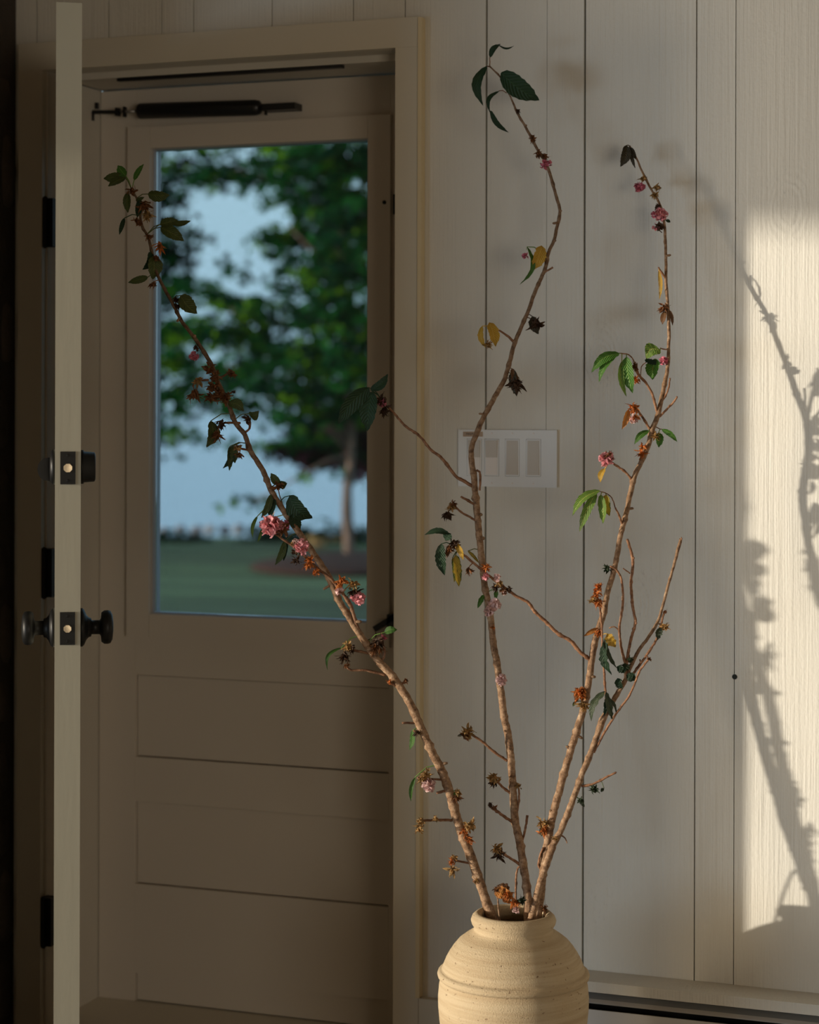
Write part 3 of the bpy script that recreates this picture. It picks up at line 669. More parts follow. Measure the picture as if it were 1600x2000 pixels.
    def bud(s, px, py, r=3, m='bark', dx=0, dy=0):
        n = s.near(px, py); Z = n[3]-.003; a = P(n[0], n[1], Z)-root_off(s); b = P(px+dx, py+dy, Z)-root_off(s); k = Z/FPX
        bm = bmesh.new(); ring_tube(bm, [a, a.lerp(b, .4), a.lerp(b, .75), b, b+(b-a).normalized()*k], [r*k*.7, r*k, r*k*1.1, r*k*.8, r*k*.2], 7, s.rng, .15, age_shade=[.8]*5)
        return finish(bm, 'bud', M[m], s.root, smooth=True)
def root_off(s): return s.root.location
# ---- branch 1: leans left across the screen door
b1p = [(985, 1835, 10.5, 3.668), (962, 1792, 10.5, 3.674), (956, 1778, 10.5, 3.676), (941, 1734, 10, 3.678), (925, 1687, 10, 3.681), (906, 1637, 9.8, 3.684), (891, 1594, 9.8, 3.687), (881, 1556, 9.5, 3.689), (866, 1512, 9.2, 3.690), (847, 1475, 9, 3.690), (825, 1428, 8.8, 3.690), (809, 1391, 8.8, 3.689), (785, 1346, 8.5, 3.689),
  (763, 1317, 8.2, 3.688), (737, 1289, 8, 3.688), (719, 1263, 7.8, 3.688), (697, 1230, 7.4, 3.687), (680, 1202, 7, 3.686), (660, 1169, 7, 3.685), (640, 1123, 6.8, 3.686), (613, 1082, 6.5, 3.69), (588, 1046, 6.8, 3.695), (566, 1015, 6.5, 3.70), (548, 988, 6.2, 3.703), (530, 959, 5.8, 3.706), (514, 920, 5.6, 3.71), (489, 880, 5.3, 3.715), (478, 848, 5, 3.72),
  (460, 826, 5, 3.725), (445, 787, 5, 3.73), (425, 745, 5, 3.735), (412, 710, 4.5, 3.74), (380, 660, 4, 3.745), (357, 630, 3.8, 3.75), (337, 592, 3.5, 3.755), (310, 542, 3.4, 3.76), (300, 507, 3.2, 3.765), (290, 465, 3, 3.77), (277, 440, 2.8, 3.775), (270, 395, 2.4, 3.78), (258, 372, 2, 3.782)]
B = Branch('cherry_branch', 'tall left-leaning branch crossing the screen door, tipped with small green leaves', b1p, 21, .42)
for a in [
 (240, 343, 202, 349, 24, 'olive', 0, .1), (246, 344, 230, 323, 22, 'green'), (246, 346, 211, 364, 20, 'olive'), (262, 352, 281, 320, 13, 'green'), (289, 379, 332, 381, 27, 'olive'),
 (249, 377, 250, 416, 19, 'olive'), (243, 426, 233, 459, 11, 'dark'), (266, 392, 282, 385, 9, 'olive'), (274, 390, 268, 425, 18, 'dark'), (313, 438, 348, 430, 24, 'olive'), (335, 436, 373, 431, 14, 'olive', .1), (314, 444, 360, 471, 30, 'olive'),
 (294, 492, 278, 527, 24, 'dark', -.25), (300, 500, 298, 546, 36, 'olive'), (289, 541, 250, 552, 18, 'olive'), (353, 577, 385, 613, 36, 'olive', .12),
 (446, 787, 477, 804, 26, 'olive', -.15), (486, 808, 506, 802, 22, 'olive', .3), (412, 822, 403, 874, 30, 'olive', -.12), (452, 872, 435, 915, 17, 'dark', -.18), (449, 872, 448, 920, 15, 'olive'), (456, 871, 459, 905, 20, 'olive'),
 (546, 946, 529, 924, 20, 'olive'), (545, 945, 561, 944, 20, 'olive', .3), (566, 968, 611, 1012, 46, 'dark', .12), (530, 966, 510, 1012, 17, 'olive', -.1), (538, 975, 527, 1013, 17, 'dark'), (575, 1001, 587, 1034, 30, 'dark', .15),
 (503, 1008, 494, 1051, 9, 'lime', .1), (511, 1034, 503, 1059, 7, 'lime'), (557, 1057, 537, 1104, 17, 'olive', -.12), (561, 1060, 554, 1096, 11, 'dark'),
 (667, 1265, 640, 1310, 9, 'green', .28), (751, 1235, 776, 1230, 18, 'green', -.1), (806, 1427, 800, 1465, 13, 'green', -.12), (811, 1518, 803, 1566, 10, 'green', .1), (894, 1544, 889, 1562, 12, 'green')]:
    B.leaf(*a)
for pts, r0, r1, dz in [
 ([(470, 826), (455, 826), (440, 826), (430, 829)], 2.6, 2, -.005), ([(478, 845), (487, 837), (488, 823), (484, 812)], 2.6, 2, 0), ([(489, 880), (475, 877), (463, 873)], 2.6, 2, -.004),
 ([(408, 742), (395, 743), (383, 742), (377, 755)], 2.4, 2, -.005), ([(424, 740), (434, 736), (445, 729), (454, 726)], 2.4, 2, 0), ([(436, 768), (446, 770), (456, 764)], 2.2, 1.8, 0),
 ([(703, 1236), (697, 1221), (686, 1186), (677, 1169), (660, 1147), (647, 1131), (625, 1114), (607, 1099), (592, 1083), (572, 1066), (555, 1055), (537, 1042), (522, 1036)], 4.2, 2.2, -.035),
 ([(721, 1276), (697, 1271), (682, 1267), (676, 1260)], 3, 2.6, -.01), ([(753, 1319), (733, 1313), (712, 1309), (686, 1309), (678, 1302)], 3, 2.4, -.01), ([(742, 1293), (750, 1283), (751, 1267), (745, 1250)], 2.8, 2.2, 0),
 ([(778, 1342), (768, 1336), (757, 1332)], 3.2, 2.8, -.008), ([(780, 1338), (790, 1332), (792, 1326)], 2.8, 2, 0), ([(818, 1412), (800, 1412), (786, 1412)], 2.6, 2.4, -.008), ([(828, 1434), (816, 1431), (808, 1427)], 2.2, 1.8, -.006),
 ([(868, 1524), (850, 1522), (832, 1521), (815, 1519)], 2.4, 1.8, -.01), ([(876, 1543), (865, 1546), (853, 1549)], 3, 2.6, -.006), ([(884, 1602), (865, 1602), (845, 1602), (824, 1603)], 3, 2.4, -.012),
 ([(905, 1628), (912, 1618), (917, 1606)], 3, 2.2, 0), ([(920, 1686), (902, 1683), (888, 1680), (886, 1670)], 2.6, 1.8, -.01), ([(935, 1730), (929, 1722), (925, 1720)], 3.6, 3.2, -.004), ([(543, 955), (552, 985), (560, 999)], 1.2, 1, .002), ([(588, 1046), (582, 1030), (568, 1000)], 1.6, 1, .004)]:
    B.twig(pts, r0, r1, dz)
for a in [(258, 372, 18, 'dry'), (282, 398, 20, 'dry', .6), (286, 415, 16, 'gold', 1), (268, 432, 14, 'dry'), (274, 437, 10, 'dry'), (292, 462, 14, 'dry'), (312, 476, 14, 'dryo', 1.2), (305, 503, 14, 'dry'), (299, 553, 12, 'dry', .6), (344, 585, 14, 'dryd'), (347, 598, 14, 'dryd'), (383, 679, 12, 'dryd'),
 (409, 722, 22, 'dry'), (422, 737, 24, 'dry'), (418, 757, 26, 'dry'), (428, 772, 26, 'dry'), (440, 778, 20, 'dry'), (388, 743, 18, 'gold'), (380, 765, 22, 'dry', .6), (450, 730, 18, 'dry'), (412, 775, 20, 'dry'), (457, 765, 8, 'dryd'),
 (431, 827, 20, 'dryd'), (425, 845, 16, 'dry', 1), (484, 818, 16, 'dryd'), (465, 874, 16, 'gold'), (468, 886, 12, 'dry', .5), (544, 948, 20, 'dry'), (553, 1034, 22, 'dry'), (531, 1014, 18, 'gold'), (576, 1078, 14, 'dryd'), (578, 1094, 14, 'dryd', .3), (573, 1060, 12, 'gold'),
 (605, 1095, 18, 'dryo'), (601, 1103, 12, 'dryo', .5), (617, 1117, 14, 'dryo'), (668, 1135, 20, 'dryo'), (691, 1140, 20, 'gold'), (692, 1156, 22, 'dryd'), (679, 1262, 18, 'gold'), (686, 1268, 16, 'dryd'), (672, 1278, 18, 'dryd', .8), (738, 1249, 24, 'dryd', .4), (733, 1258, 20, 'dry', .8), (748, 1244, 12, 'rose'),
 (677, 1300, 12, 'dry'), (760, 1332, 9, 'dryo'), (793, 1330, 10, 'dry'), (814, 1433, 12, 'dryd'), (833, 1511, 18, 'gold'), (826, 1521, 20, 'gold'), (893, 1548, 14, 'gold'), (891, 1556, 14, 'dry', .5), (822, 1604, 16, 'gold'), (820, 1616, 18, 'gold', .3), (850, 1598, 12, 'gold'), (917, 1612, 24, 'gold'), (908, 1624, 20, 'dryo'), (916, 1636, 14, 'dryo', .6),
 (889, 1675, 12, 'gold'), (882, 1683, 14, 'dryo'), (884, 1698, 16, 'gold', .4), (930, 1722, 10, 'gold')]: B.dried(*a)
for a in [(380, 696, 18, 'rose', 24), (528, 1027, 36, 'pink', 70), (543, 1027, 24, 'pink', 40), (556, 1028, 20, 'rose', 30), (589, 1068, 26, 'pink', 44), (577, 1058, 12, 'pale', 20), (662, 1154, 16, 'pale', 30), (700, 1168, 24, 'pink', 44), (686, 1166, 9, 'pink', 16), (838, 1533, 24, 'pale', 44)]: B.flower(*a)
for a in [(352, 622, 2.5, 'bark', -6, 6), (376, 660, 3, 'bark', 4, -6), (640, 1145, 2.5, 'bark', -8, 6), (868, 1490, 3, 'bark', 6, 0), (848, 1478, 3, 'bark', -8, 0), (700, 1212, 3, 'bark', 6, 2)]: B.bud(*a)
# ---- branch 2: middle
b2p = [(1036, 1835, 8, 3.672), (1031, 1794, 8.6, 3.682), (1032, 1766, 8.8, 3.69), (1028, 1725, 8.5, 3.705), (1022, 1687, 8.5, 3.71), (1016, 1647, 8.5, 3.717), (1006, 1600, 8.5, 3.725), (1003, 1550, 8.2, 3.732), (1000, 1506, 8, 3.739), (994, 1444, 7.8, 3.748), (985, 1400, 7.6, 3.752), (980, 1360, 7.6, 3.756), (975, 1325, 7.4, 3.759), (970, 1290, 7.2, 3.762), (964, 1260, 7, 3.764), (960, 1220, 7, 3.767), (955, 1185, 6.8, 3.771), (947, 1145, 6.8, 3.777), (942, 1100, 6.8, 3.784), (937, 1055, 7, 3.79),
  (932, 1000, 7, 3.796), (927, 950, 6.8, 3.80), (926, 930, 6.6, 3.80), (922, 905, 6, 3.80), (921, 875, 5.6, 3.80), (930, 850, 5.4, 3.802), (942, 820, 5.4, 3.805), (960, 787, 5.2, 3.812), (975, 760, 5, 3.82), (986, 740, 4.8, 3.826), (996, 706, 4.6, 3.835), (1004, 674, 4.5, 3.842), (1018, 640, 4.2, 3.85), (1032, 608, 4, 3.857), (1042, 578, 4, 3.864), (1054, 550, 4, 3.87), (1065, 525, 4, 3.875), (1071, 495, 3.8, 3.88), (1082, 470, 3.6, 3.885), (1090, 435, 3.6, 3.89), (1094, 412, 3.4, 3.893),
  (1087, 385, 3.2, 3.897), (1080, 360, 3.2, 3.90), (1072, 332, 3.2, 3.905), (1062, 310, 3.2, 3.908), (1050, 292, 3, 3.91), (1037, 267, 2.8, 3.914), (1025, 245, 2.6, 3.917), (1010, 220, 2.4, 3.92), (1000, 195, 1.8, 3.923), (987, 170, 1.6, 3.926), (977, 150, 1.6, 3.929), (957, 130, 1.5, 3.932)]
B = Branch('cherry_branch', 'tallest middle branch passing in front of the light switches', b2p, 22, .7)
B.twig([(957, 130), (957, 112)], 1.1, 1, 0); B.twig([(957, 130), (951, 129)], 1.2, 1.1, 0)
for a in [(957, 112, 978, 86, 14, 'dark', -.12), (974, 88, 1005, 89, 5, 'dark', .2), (951, 129, 944, 207, 24, 'dark', .18), (979, 142, 1054, 196, 50, 'dark', .06), (975, 178, 958, 222, 11, 'dark', .25), (958, 216, 994, 259, 13, 'dark', .14)]: B.leaf(*a, stalk=False)
B.twig([(990, 182), (982, 177), (974, 178)], 1, 1, 0)
B.twig([(1071, 497), (1064, 494), (1057, 492)], 2.4, 2, -.004); B.twig([(1061, 533), (1072, 527), (1080, 522)], 2.4, 2, -.004); B.twig([(1004, 668), (990, 655), (975, 645)], 2.8, 2, -.008)
B.twig([(924, 950), (900, 936), (890, 930), (875, 910), (860, 892), (840, 877), (820, 852), (792, 832), (765, 802), (750, 788)], 3.8, 2.2, -.02)
B.twig([(931, 918), (937, 922), (938, 940), (937, 958)], 2.6, 2.2, -.006); B.twig([(929, 987), (915, 978), (900, 970)], 2.6, 2.2, -.006); B.twig([(932, 1019), (918, 1010), (905, 1003), (890, 990)], 2.6, 2, -.01)
B.twig([(991, 1486), (966, 1469), (944, 1450), (925, 1437), (914, 1430)], 3, 2.2, -.02); B.twig([(999, 1550), (985, 1540), (975, 1530), (968, 1522)], 2.8, 2.2, -.012); B.twig([(1010, 1585), (1014, 1560), (1013, 1540), (1009, 1532)], 2.4, 2, 0)
B.twig([(1004, 1607), (990, 1598), (978, 1590), (960, 1576), (955, 1573)], 3.2, 2.6, -.012, jit=.3); B.twig([(1020, 1645), (1025, 1625), (1028, 1608), (1030, 1592)], 2.2, 2.6, .008); B.twig([(1018, 1690), (1005, 1681), (990, 1672), (978, 1662)], 3, 2.4, -.012)
B.twig([(1018, 1690), (1010, 1700), (1008, 1730), (1008, 1770), (1010, 1812)], 2.2, 2.2, .03, 'twig')
for a in [(1058, 480, 1041, 528, 32, 'yellow', 0), (1030, 482, 1015, 556, 12, 'green', -.2), (956, 630, 968, 677, 26, 'yellow', 0), (942, 637, 950, 680, 14, 'yellow', .1), (1040, 618, 1052, 653, 24, 'deadd', .1), (1000, 720, 1003, 770, 18, 'brown', -.1), (1004, 722, 1015, 765, 20, 'deadd', .1), (998, 730, 1010, 775, 14, 'deadd'),
   (945, 1162, 933, 1188, 12, 'green'), (970, 1152, 968, 1172, 10, 'green'), (914, 1076, 936, 1100, 8, 'varieg'), (905, 1433, 893, 1438, 7, 'deadd')]: B.leaf(*a, ragged=.12)
for a in [(721, 757, 660, 829, 40, 'dark', .10), (727, 765, 718, 842, 42, 'dark', 0), (724, 762, 758, 730, 22, 'dark', .1)]: B.leaf(*a)
for a in [(1012, 217, 10, 'dryd'), (1041, 271, 16, 'dry'), (1052, 300, 16, 'dry'), (1066, 305, 14, 'dry'), (1046, 632, 26, 'dryd'), (1008, 745, 24, 'dryd', .5), (955, 672, 14, 'gold', .3), (882, 990, 16, 'gold'), (886, 984, 12, 'dry'), (873, 1002, 16, 'dryd', .6), (948, 1107, 14, 'dryo'), (747, 780, 22, 'dryd'), (752, 798, 18, 'dryd', .5), (913, 1430, 26, 'gold'), (909, 1435, 18, 'dry'), (966, 1521, 24, 'gold'), (964, 1530, 16, 'dryd'),
   (971, 1658, 22, 'gold'), (976, 1668, 16, 'dryd', .4), (965, 1578, 12, 'dry'), (1012, 1534, 12, 'gold'), (957, 1572, 10, 'dryd'), (962, 1225, 10, 'dryo')]: B.dried(*a)
for a in [(1067, 322, 20, 'rose', 26), (1027, 500, 12, 'rose', 18), (748, 787, 16, 'rose', 24), (965, 1180, 22, 'pale', 34), (957, 1194, 20, 'pale', 34), (980, 1329, 20, 'pale', 34)]: B.flower(*a)
for a in [(942, 808, 2.2, 'bark', -6, 0), (938, 1005, 3, 'bark', 4, 0), (942, 1052, 3.5, 'bark', 4, -2), (1093, 412, 2.5, 'bark', 4, 0), (1084, 436, 2.5, 'bark', -4, 0), (1081, 470, 2.5, 'bark', 5, 0), (1025, 245, 2, 'bark', 4, 0), (1046, 580, 2.5, 'bark', -5, 0)]: B.bud(*a)
# ---- branch 3: right upright
b3p = [(1044, 1835, 8.5, 3.66), (1050, 1794, 8.5, 3.662), (1059, 1725, 8.2, 3.665), (1062, 1690, 8.2, 3.667), (1069, 1647, 8.4, 3.668), (1078, 1600, 8.4, 3.67), (1091, 1550, 8, 3.673), (1103, 1506, 8, 3.676), (1116, 1462, 7.8, 3.68), (1128, 1422, 7.6, 3.684), (1141, 1381, 7.4, 3.69), (1149, 1340, 7.2, 3.695), (1156, 1290, 7, 3.70), (1162, 1255, 6.8, 3.705), (1172, 1220, 6.6, 3.711), (1180, 1195, 6.2, 3.717), (1187, 1155, 6, 3.727), (1197, 1125, 5.8, 3.735), (1205, 1087, 5.6, 3.743), (1213, 1041, 5.6, 3.752), (1224, 1001, 5.5, 3.758), (1231, 965, 5.5, 3.763), (1240, 929, 5.5, 3.765), (1255, 897, 5.5, 3.766), (1267, 868, 5.5, 3.766),
  (1273, 843, 5.6, 3.767), (1285, 812, 5.4, 3.772), (1291, 785, 4.8, 3.778), (1298, 751, 4.4, 3.788), (1305, 713, 4, 3.798), (1306, 679, 3.6, 3.806), (1307, 650, 3.6, 3.813), (1305, 600, 3.3, 3.825), (1301, 550, 3.2, 3.842), (1301, 500, 3, 3.856), (1299, 455, 2.9, 3.868), (1297, 430, 2.9, 3.873), (1292, 407, 2.6, 3.878), (1282, 385, 2.4, 3.884), (1272, 370, 2.3, 3.888), (1262, 350, 2.2, 3.893), (1252, 330, 2.1, 3.90), (1244, 310, 2, 3.905), (1230, 285, 2, 3.91)]
B = Branch('cherry_branch', 'right upright branch with bright green leaf tufts and pink blossoms near its tip', b3p, 23)
for pts, r0, r1, dz in [
 ([(1154, 1290), (1132, 1272), (1115, 1252), (1090, 1237), (1067, 1215), (1045, 1195), (1032, 1177), (1010, 1165), (985, 1147), (962, 1130), (940, 1112), (922, 1097), (910, 1087), (895, 1075), (882, 1063)], 4.2, 2.2, -.03),
 ([(1284, 806), (1275, 772), (1262, 748), (1250, 735), (1241, 722)], 2.8, 2.6, -.025), ([(1241, 722), (1238, 704), (1228, 693), (1212, 690)], 1.5, 1.2, -.005), ([(1291, 787), (1304, 765), (1309, 738)], 2.2, 1.8, .004), ([(1287, 815), (1305, 797), (1318, 783), (1323, 774)], 2.4, 2, -.008),
 ([(1271, 842), (1262, 826), (1252, 810), (1243, 798)], 2.8, 2.2, -.015), ([(1235, 938), (1222, 922), (1205, 910), (1195, 903)], 2.8, 2.2, -.02), ([(1216, 1028), (1210, 1008), (1202, 992)], 2.2, 1.8, -.015), ([(1202, 992), (1195, 972), (1183, 963), (1172, 960)], 1.1, 1, -.003), ([(1301, 545), (1292, 532), (1286, 522)], 2.2, 1.6, -.005), ([(1306, 683), (1296, 682), (1290, 680)], 1.4, 1.2, -.004), ([(1252, 740), (1253, 717), (1262, 708), (1276, 703)], .9, .9, .004), ([(1280, 833), (1290, 838), (1293, 838)], 1.2, 1, 0), ([(1060, 1700), (1052, 1690), (1056, 1668), (1062, 1655)], 2.6, 2, -.006)]:
    B.twig(pts, r0, r1, dz)
for a in [(1210, 690, 1155, 728, 24, 'green', .14), (1206, 692, 1170, 747, 17, 'green', .08), (1224, 697, 1236, 768, 30, 'green', .02), (1215, 705, 1224, 775, 15, 'lime', .12), (1290, 684, 1262, 702, 34, 'lime', .35), (1283, 702, 1275, 742, 32, 'green', .05), (1260, 703, 1292, 709, 13, 'dark', .1), (1277, 714, 1279, 730, 9, 'orange', 0),
  (1268, 841, 1239, 868, 15, 'green', .12), (1287, 845, 1287, 874, 19, 'green'), (1293, 838, 1323, 863, 13, 'green', -.12), (1228, 800, 1215, 839, 15, 'orange'), (1182, 915, 1173, 943, 14, 'yellow', .1),
  (1172, 958, 1118, 1008, 20, 'lime', .10), (1165, 962, 1132, 1039, 22, 'lime', .05), (1174, 966, 1178, 1023, 20, 'lime', -.08), (1184, 966, 1191, 1008, 24, 'varieg', .05), (1287, 528, 1288, 586, 10, 'yellow', -.05), (1300, 608, 1294, 634, 14, 'brown'), (1308, 606, 1314, 636, 9, 'brown'),
  (1224, 284, 1212, 326, 24, 'deadd', -.1), (1230, 288, 1241, 329, 10, 'deadd'), (1232, 288, 1243, 312, 12, 'deadd'), (1301, 430, 1310, 434, 8, 'dark'), (1175, 1228, 1140, 1243, 12, 'orange', .1), (1128, 1345, 1126, 1372, 16, 'orange'), (1140, 1345, 1142, 1376, 16, 'orange'), (1124, 1370, 1119, 1380, 7, 'olive'), (1060, 1612, 1058, 1634, 10, 'dark')]: B.leaf(*a, ragged=.05)
for a in [(878, 1043, 829, 1045, 15, 'dark', .12), (880, 1042, 870, 1056, 22, 'dark', 0), (862, 1062, 869, 1124, 26, 'dark', .08), (888, 1058, 905, 1094, 14, 'yellow', -.1), (890, 1084, 897, 1146, 23, 'varieg', .06), (884, 1090, 887, 1138, 12, 'varieg', -.05), (878, 1064, 873, 1090, 12, 'brown', 0)]: B.leaf(*a, ragged=.06)
for a in [(1257, 348, 14, 'gold'), (1283, 366, 14, 'gold'), (1280, 380, 14, 'gold'), (1284, 404, 12, 'dryd'), (1289, 441, 18, 'dryd'), (1298, 600, 18, 'dry', .2), (1241, 717, 16, 'dry'), (1243, 740, 16, 'dryo'), (1238, 797, 22, 'dryo'), (1241, 812, 14, 'dryo', .6), (1282, 852, 18, 'gold'), (1256, 873, 16, 'dryo'), (1253, 884, 14, 'dryo', .5), (1190, 888, 18, 'dry'),
  (1186, 1109, 15, 'shriv'), (1168, 1236, 16, 'dryo'), (1133, 1352, 24, 'dryo'), (1139, 1372, 16, 'gold', .8), (1062, 1608, 18, 'gold'), (1061, 1618, 16, 'dryo', .6), (915, 1110, 12, 'dry', .8), (889, 1062, 18, 'dryd'), (878, 1070, 14, 'dry', .6), (950, 1108, 16, 'dryo'), (975, 1139, 14, 'gold'), (983, 1154, 14, 'dry'), (968, 1147, 16, 'dryd'), (994, 1150, 12, 'dryd')]: B.dried(*a)
for a in [(1250, 364, 20, 'rose', 34), (1291, 418, 24, 'pink', 40), (1278, 420, 12, 'rose', 18), (1282, 443, 14, 'pink', 20), (1296, 705, 16, 'rose', 26), (1238, 818, 16, 'pale', 34), (1184, 897, 26, 'pink', 50), (948, 1126, 14, 'pink', 26), (972, 1128, 14, 'pale', 26), (984, 1158, 9, 'pale', 16)]: B.flower(*a)
for a in [(1306, 498, 2.5, 'bark', 4, 0), (1159, 1322, 3, 'bark', 4, 0), (1232, 993, 2.6, 'bark', 5, 0), (1110, 1460, 2.8, 'bark', -4, -2), (1135, 1442, 2.8, 'bark', 3, 0), (1082, 1587, 3, 'bark', -8, -4)]: B.bud(*a)
# ---- branch 4: low right, forked
b4p = [(1025, 1835, 7.5, 3.635), (1037, 1797, 7.5, 3.636), (1051, 1740, 7.5, 3.638), (1065, 1695, 7.5, 3.64), (1081, 1650, 7.3, 3.641), (1097, 1619, 6.8, 3.642), (1119, 1562, 6.6, 3.643), (1134, 1519, 6.4, 3.645), (1150, 1481, 6.2, 3.646), (1166, 1437, 6.2, 3.648), (1177, 1406, 7.2, 3.65), (1190, 1382, 5.4, 3.65), (1202, 1362, 5.2, 3.652), (1212, 1345, 5, 3.653), (1222, 1328, 4.8, 3.655), (1230, 1307, 3.8, 3.657), (1247, 1272, 3.6, 3.66), (1265, 1247, 3.4, 3.665), (1282, 1220, 3.3, 3.67), (1290, 1200, 3.2, 3.672), (1297, 1175, 3.1, 3.675), (1307, 1137, 3, 3.68), (1317, 1102, 3, 3.685), (1324, 1075, 3.6, 3.688), (1330, 1052, 3.4, 3.69)]
B = Branch('cherry_branch', 'low right branch forking into bare upright twigs', b4p, 24)
for pts, r0, r1, dz in [
 ([(1220, 1332), (1235, 1318), (1247, 1302), (1265, 1277), (1282, 1250), (1290, 1225), (1295, 1205), (1299, 1194)], 3, 2.2, .01), ([(1222, 1325), (1222, 1300), (1214, 1265), (1210, 1230), (1214, 1200), (1217, 1175), (1216, 1145), (1212, 1125), (1203, 1112), (1192, 1106)], 3, 2.2, -.02),
 ([(1222, 1318), (1225, 1290), (1232, 1250), (1241, 1217), (1238, 1195), (1235, 1175), (1233, 1137), (1236, 1105), (1236, 1090), (1230, 1068), (1225, 1053)], 3.2, 3, -.01), ([(1160, 1470), (1180, 1432), (1205, 1392), (1227, 1362), (1240, 1335), (1250, 1310), (1267, 1288)], 2.6, 2.2, -.015),
 ([(1185, 1395), (1184, 1365), (1182, 1342), (1180, 1307), (1177, 1270), (1176, 1232), (1173, 1195), (1168, 1175)], 2.6, 2, -.02), ([(1136, 1535), (1150, 1534), (1166, 1528), (1185, 1518), (1203, 1509)], 2.8, 2.2, -.01), ([(1231, 1120), (1224, 1115), (1217, 1110)], 1.4, 1.2, -.004), ([(1210, 1232), (1200, 1224), (1190, 1227)], 1.4, 1.4, -.003), ([(1252, 1298), (1250, 1288)], 1.6, 1.5, 0), ([(1094, 1630), (1104, 1637), (1108, 1647)], 2, 1, -.004)]:
    B.twig(pts, r0, r1, dz)
for a in [(1182, 1350, 1155, 1409, 17, 'shriv', .12), (1184, 1352, 1196, 1406, 16, 'shriv', .05), (1188, 1362, 1204, 1397, 7, 'shriv', -.1), (1186, 1358, 1180, 1400, 12, 'dark', 0), (1186, 1238, 1203, 1264, 24, 'yellow', .05), (1184, 1250, 1195, 1318, 20, 'dark', .12), (1180, 1248, 1205, 1305, 12, 'shriv', .1), (1205, 1303, 1226, 1308, 18, 'dark', .1), (1224, 1318, 1245, 1328, 20, 'dark', 0), (1206, 1325, 1216, 1347, 18, 'dark', .1), (1292, 1224, 1285, 1250, 16, 'shriv', .1), (1228, 1288, 1236, 1290, 12, 'dark'), (1180, 1540, 1174, 1547, 9, 'shriv'), (1132, 1562, 1142, 1576, 9, 'shriv')]: B.leaf(*a, ragged=.22)
for a in [(1169, 1147, 18, 'dryo'), (1166, 1160, 16, 'dryo'), (1157, 1170, 14, 'gold', .2), (1170, 1172, 14, 'dryo', .8), (1298, 1222, 18, 'gold'), (1162, 1541, 14, 'shriv'), (1157, 1543, 10, 'shriv'), (1134, 1563, 12, 'shriv'), (1085, 1638, 12, 'gold'), (1267, 1287, 9, 'dry'), (1299, 1194, 9, 'dry'), (1231, 1288, 12, 'shriv'), (1223, 1300, 14, 'shriv')]: B.dried(*a)
for a in [(1330, 1053, 3, 'twig', 2, -1), (1241, 1217, 2.4, 'twig', 3, 0), (1236, 1090, 2.6, 'twig', 3, 0), (1205, 1508, 2.4, 'twig', -2, 0)]: B.bud(*a)
# ---- small dried sprigs at the vase mouth
B = Branch('dried_sprig', 'short red-stemmed dried sprig with a curled orange leaf at the vase mouth', [(982, 1815, 1.8, 3.636), (977, 1798, 1.8, 3.636), (974, 1775, 1.6, 3.636), (972, 1752, 1.8, 3.636)], 25); B.root['group'] = 'dried sprigs at the vase mouth'; B.root['category'] = 'sprig'
B.twig([(972, 1752), (985, 1744), (998, 1752), (1007, 1762), (1009, 1775)], 2.2, 1.8, 0)
for a in [(966, 1738, 1004, 1756, 26, 'orange', -.12), (970, 1730, 992, 1750, 20, 'brown', -.3), (980, 1748, 1000, 1764, 14, 'orange', .1)]: B.leaf(*a, ragged=.25, stalk=False)
for a in [(990, 1748, 20, 'dryo'), (1006, 1760, 16, 'dryo', .6), (1018, 1758, 16, 'shriv'), (970, 1737, 12, 'dry')]: B.dried(*a)
B.flower(1008, 1778, 13, 'pale', 20)
B = Branch('dried_sprig', 'tiny knobbly dried spur by the right lip of the vase', [(1058, 1806, 2.4, 3.66), (1062, 1794, 2.4, 3.66), (1064, 1782, 2.6, 3.66), (1063, 1772, 2.2, 3.66)], 26); B.root['group'] = 'dried sprigs at the vase mouth'; B.root['category'] = 'sprig'
B.dried(1064, 1775, 12, 'dry')
# ------------------------------------------------------------------ outdoors
GZ = -.32
M['grass'] = mat('shade_streaked_lawn', (.17, .26, .11, 1), .95, bump=.03, bscale=(14, 14, 14), var=1, vscale=(.16, .95, .5), dark=.2)  # dark streaks in the grass colour stand in for long tree shadows
M['mulch'] = mat('brown_mulch', (.075, .028, .018, 1), .95, bump=.03, bscale=(20, 20, 20), var=.5)
M['rock'] = mat('pale_shore_rock', (.55, .50, .53, 1), .85, bump=.02, bscale=(6, 6, 6), var=.4, vscale=(3, 3, 3))
M['trunk'] = mat('tree_bark', (.27, .17, .13, 1), .9, bump=.01, bscale=(20, 20, 8), var=.5)
M['hedge'] = soft('dark_hedge_leaf', (.015, .035, .02, 1), .2)
M['tl1'] = soft('tree_leaf_green', (.018, .135, .026, 1), .4); M['tl2'] = soft('tree_leaf_deep', (.007, .052, .024, 1), .3); M['tl3'] = soft('tree_leaf_yellow_green', (.15, .33, .015, 1), .45)
M['pl'] = soft('purple_tree_leaf', (.06, .018, .035, 1), .3)
wm = bpy.data.materials.new('lake_water'); wm.use_nodes = True; b_ = wm.node_tree.nodes['Principled BSDF']; b_.inputs['Base Color'].default_value = (.16, .30, .44, 1); b_.inputs['Roughness'].default_value = .12
t = wm.node_tree; tcn = nn(t, 'ShaderNodeTexCoord'); mp = nn(t, 'ShaderNodeMapping'); mp.inputs['Scale'].default_value = (.5, 1.6, 1); nz = nn(t, 'ShaderNodeTexNoise'); nz.inputs['Scale'].default_value = .6; nz.inputs['Detail'].default_value = 4
bp = nn(t, 'ShaderNodeBump'); bp.inputs['Distance'].default_value = .05; t.links.new(tcn.outputs['Object'], mp.inputs[0]); t.links.new(mp.outputs[0], nz.inputs[0]); t.links.new(nz.outputs[0], bp.inputs['Height']); t.links.new(bp.outputs[0], b_.inputs['Normal'])
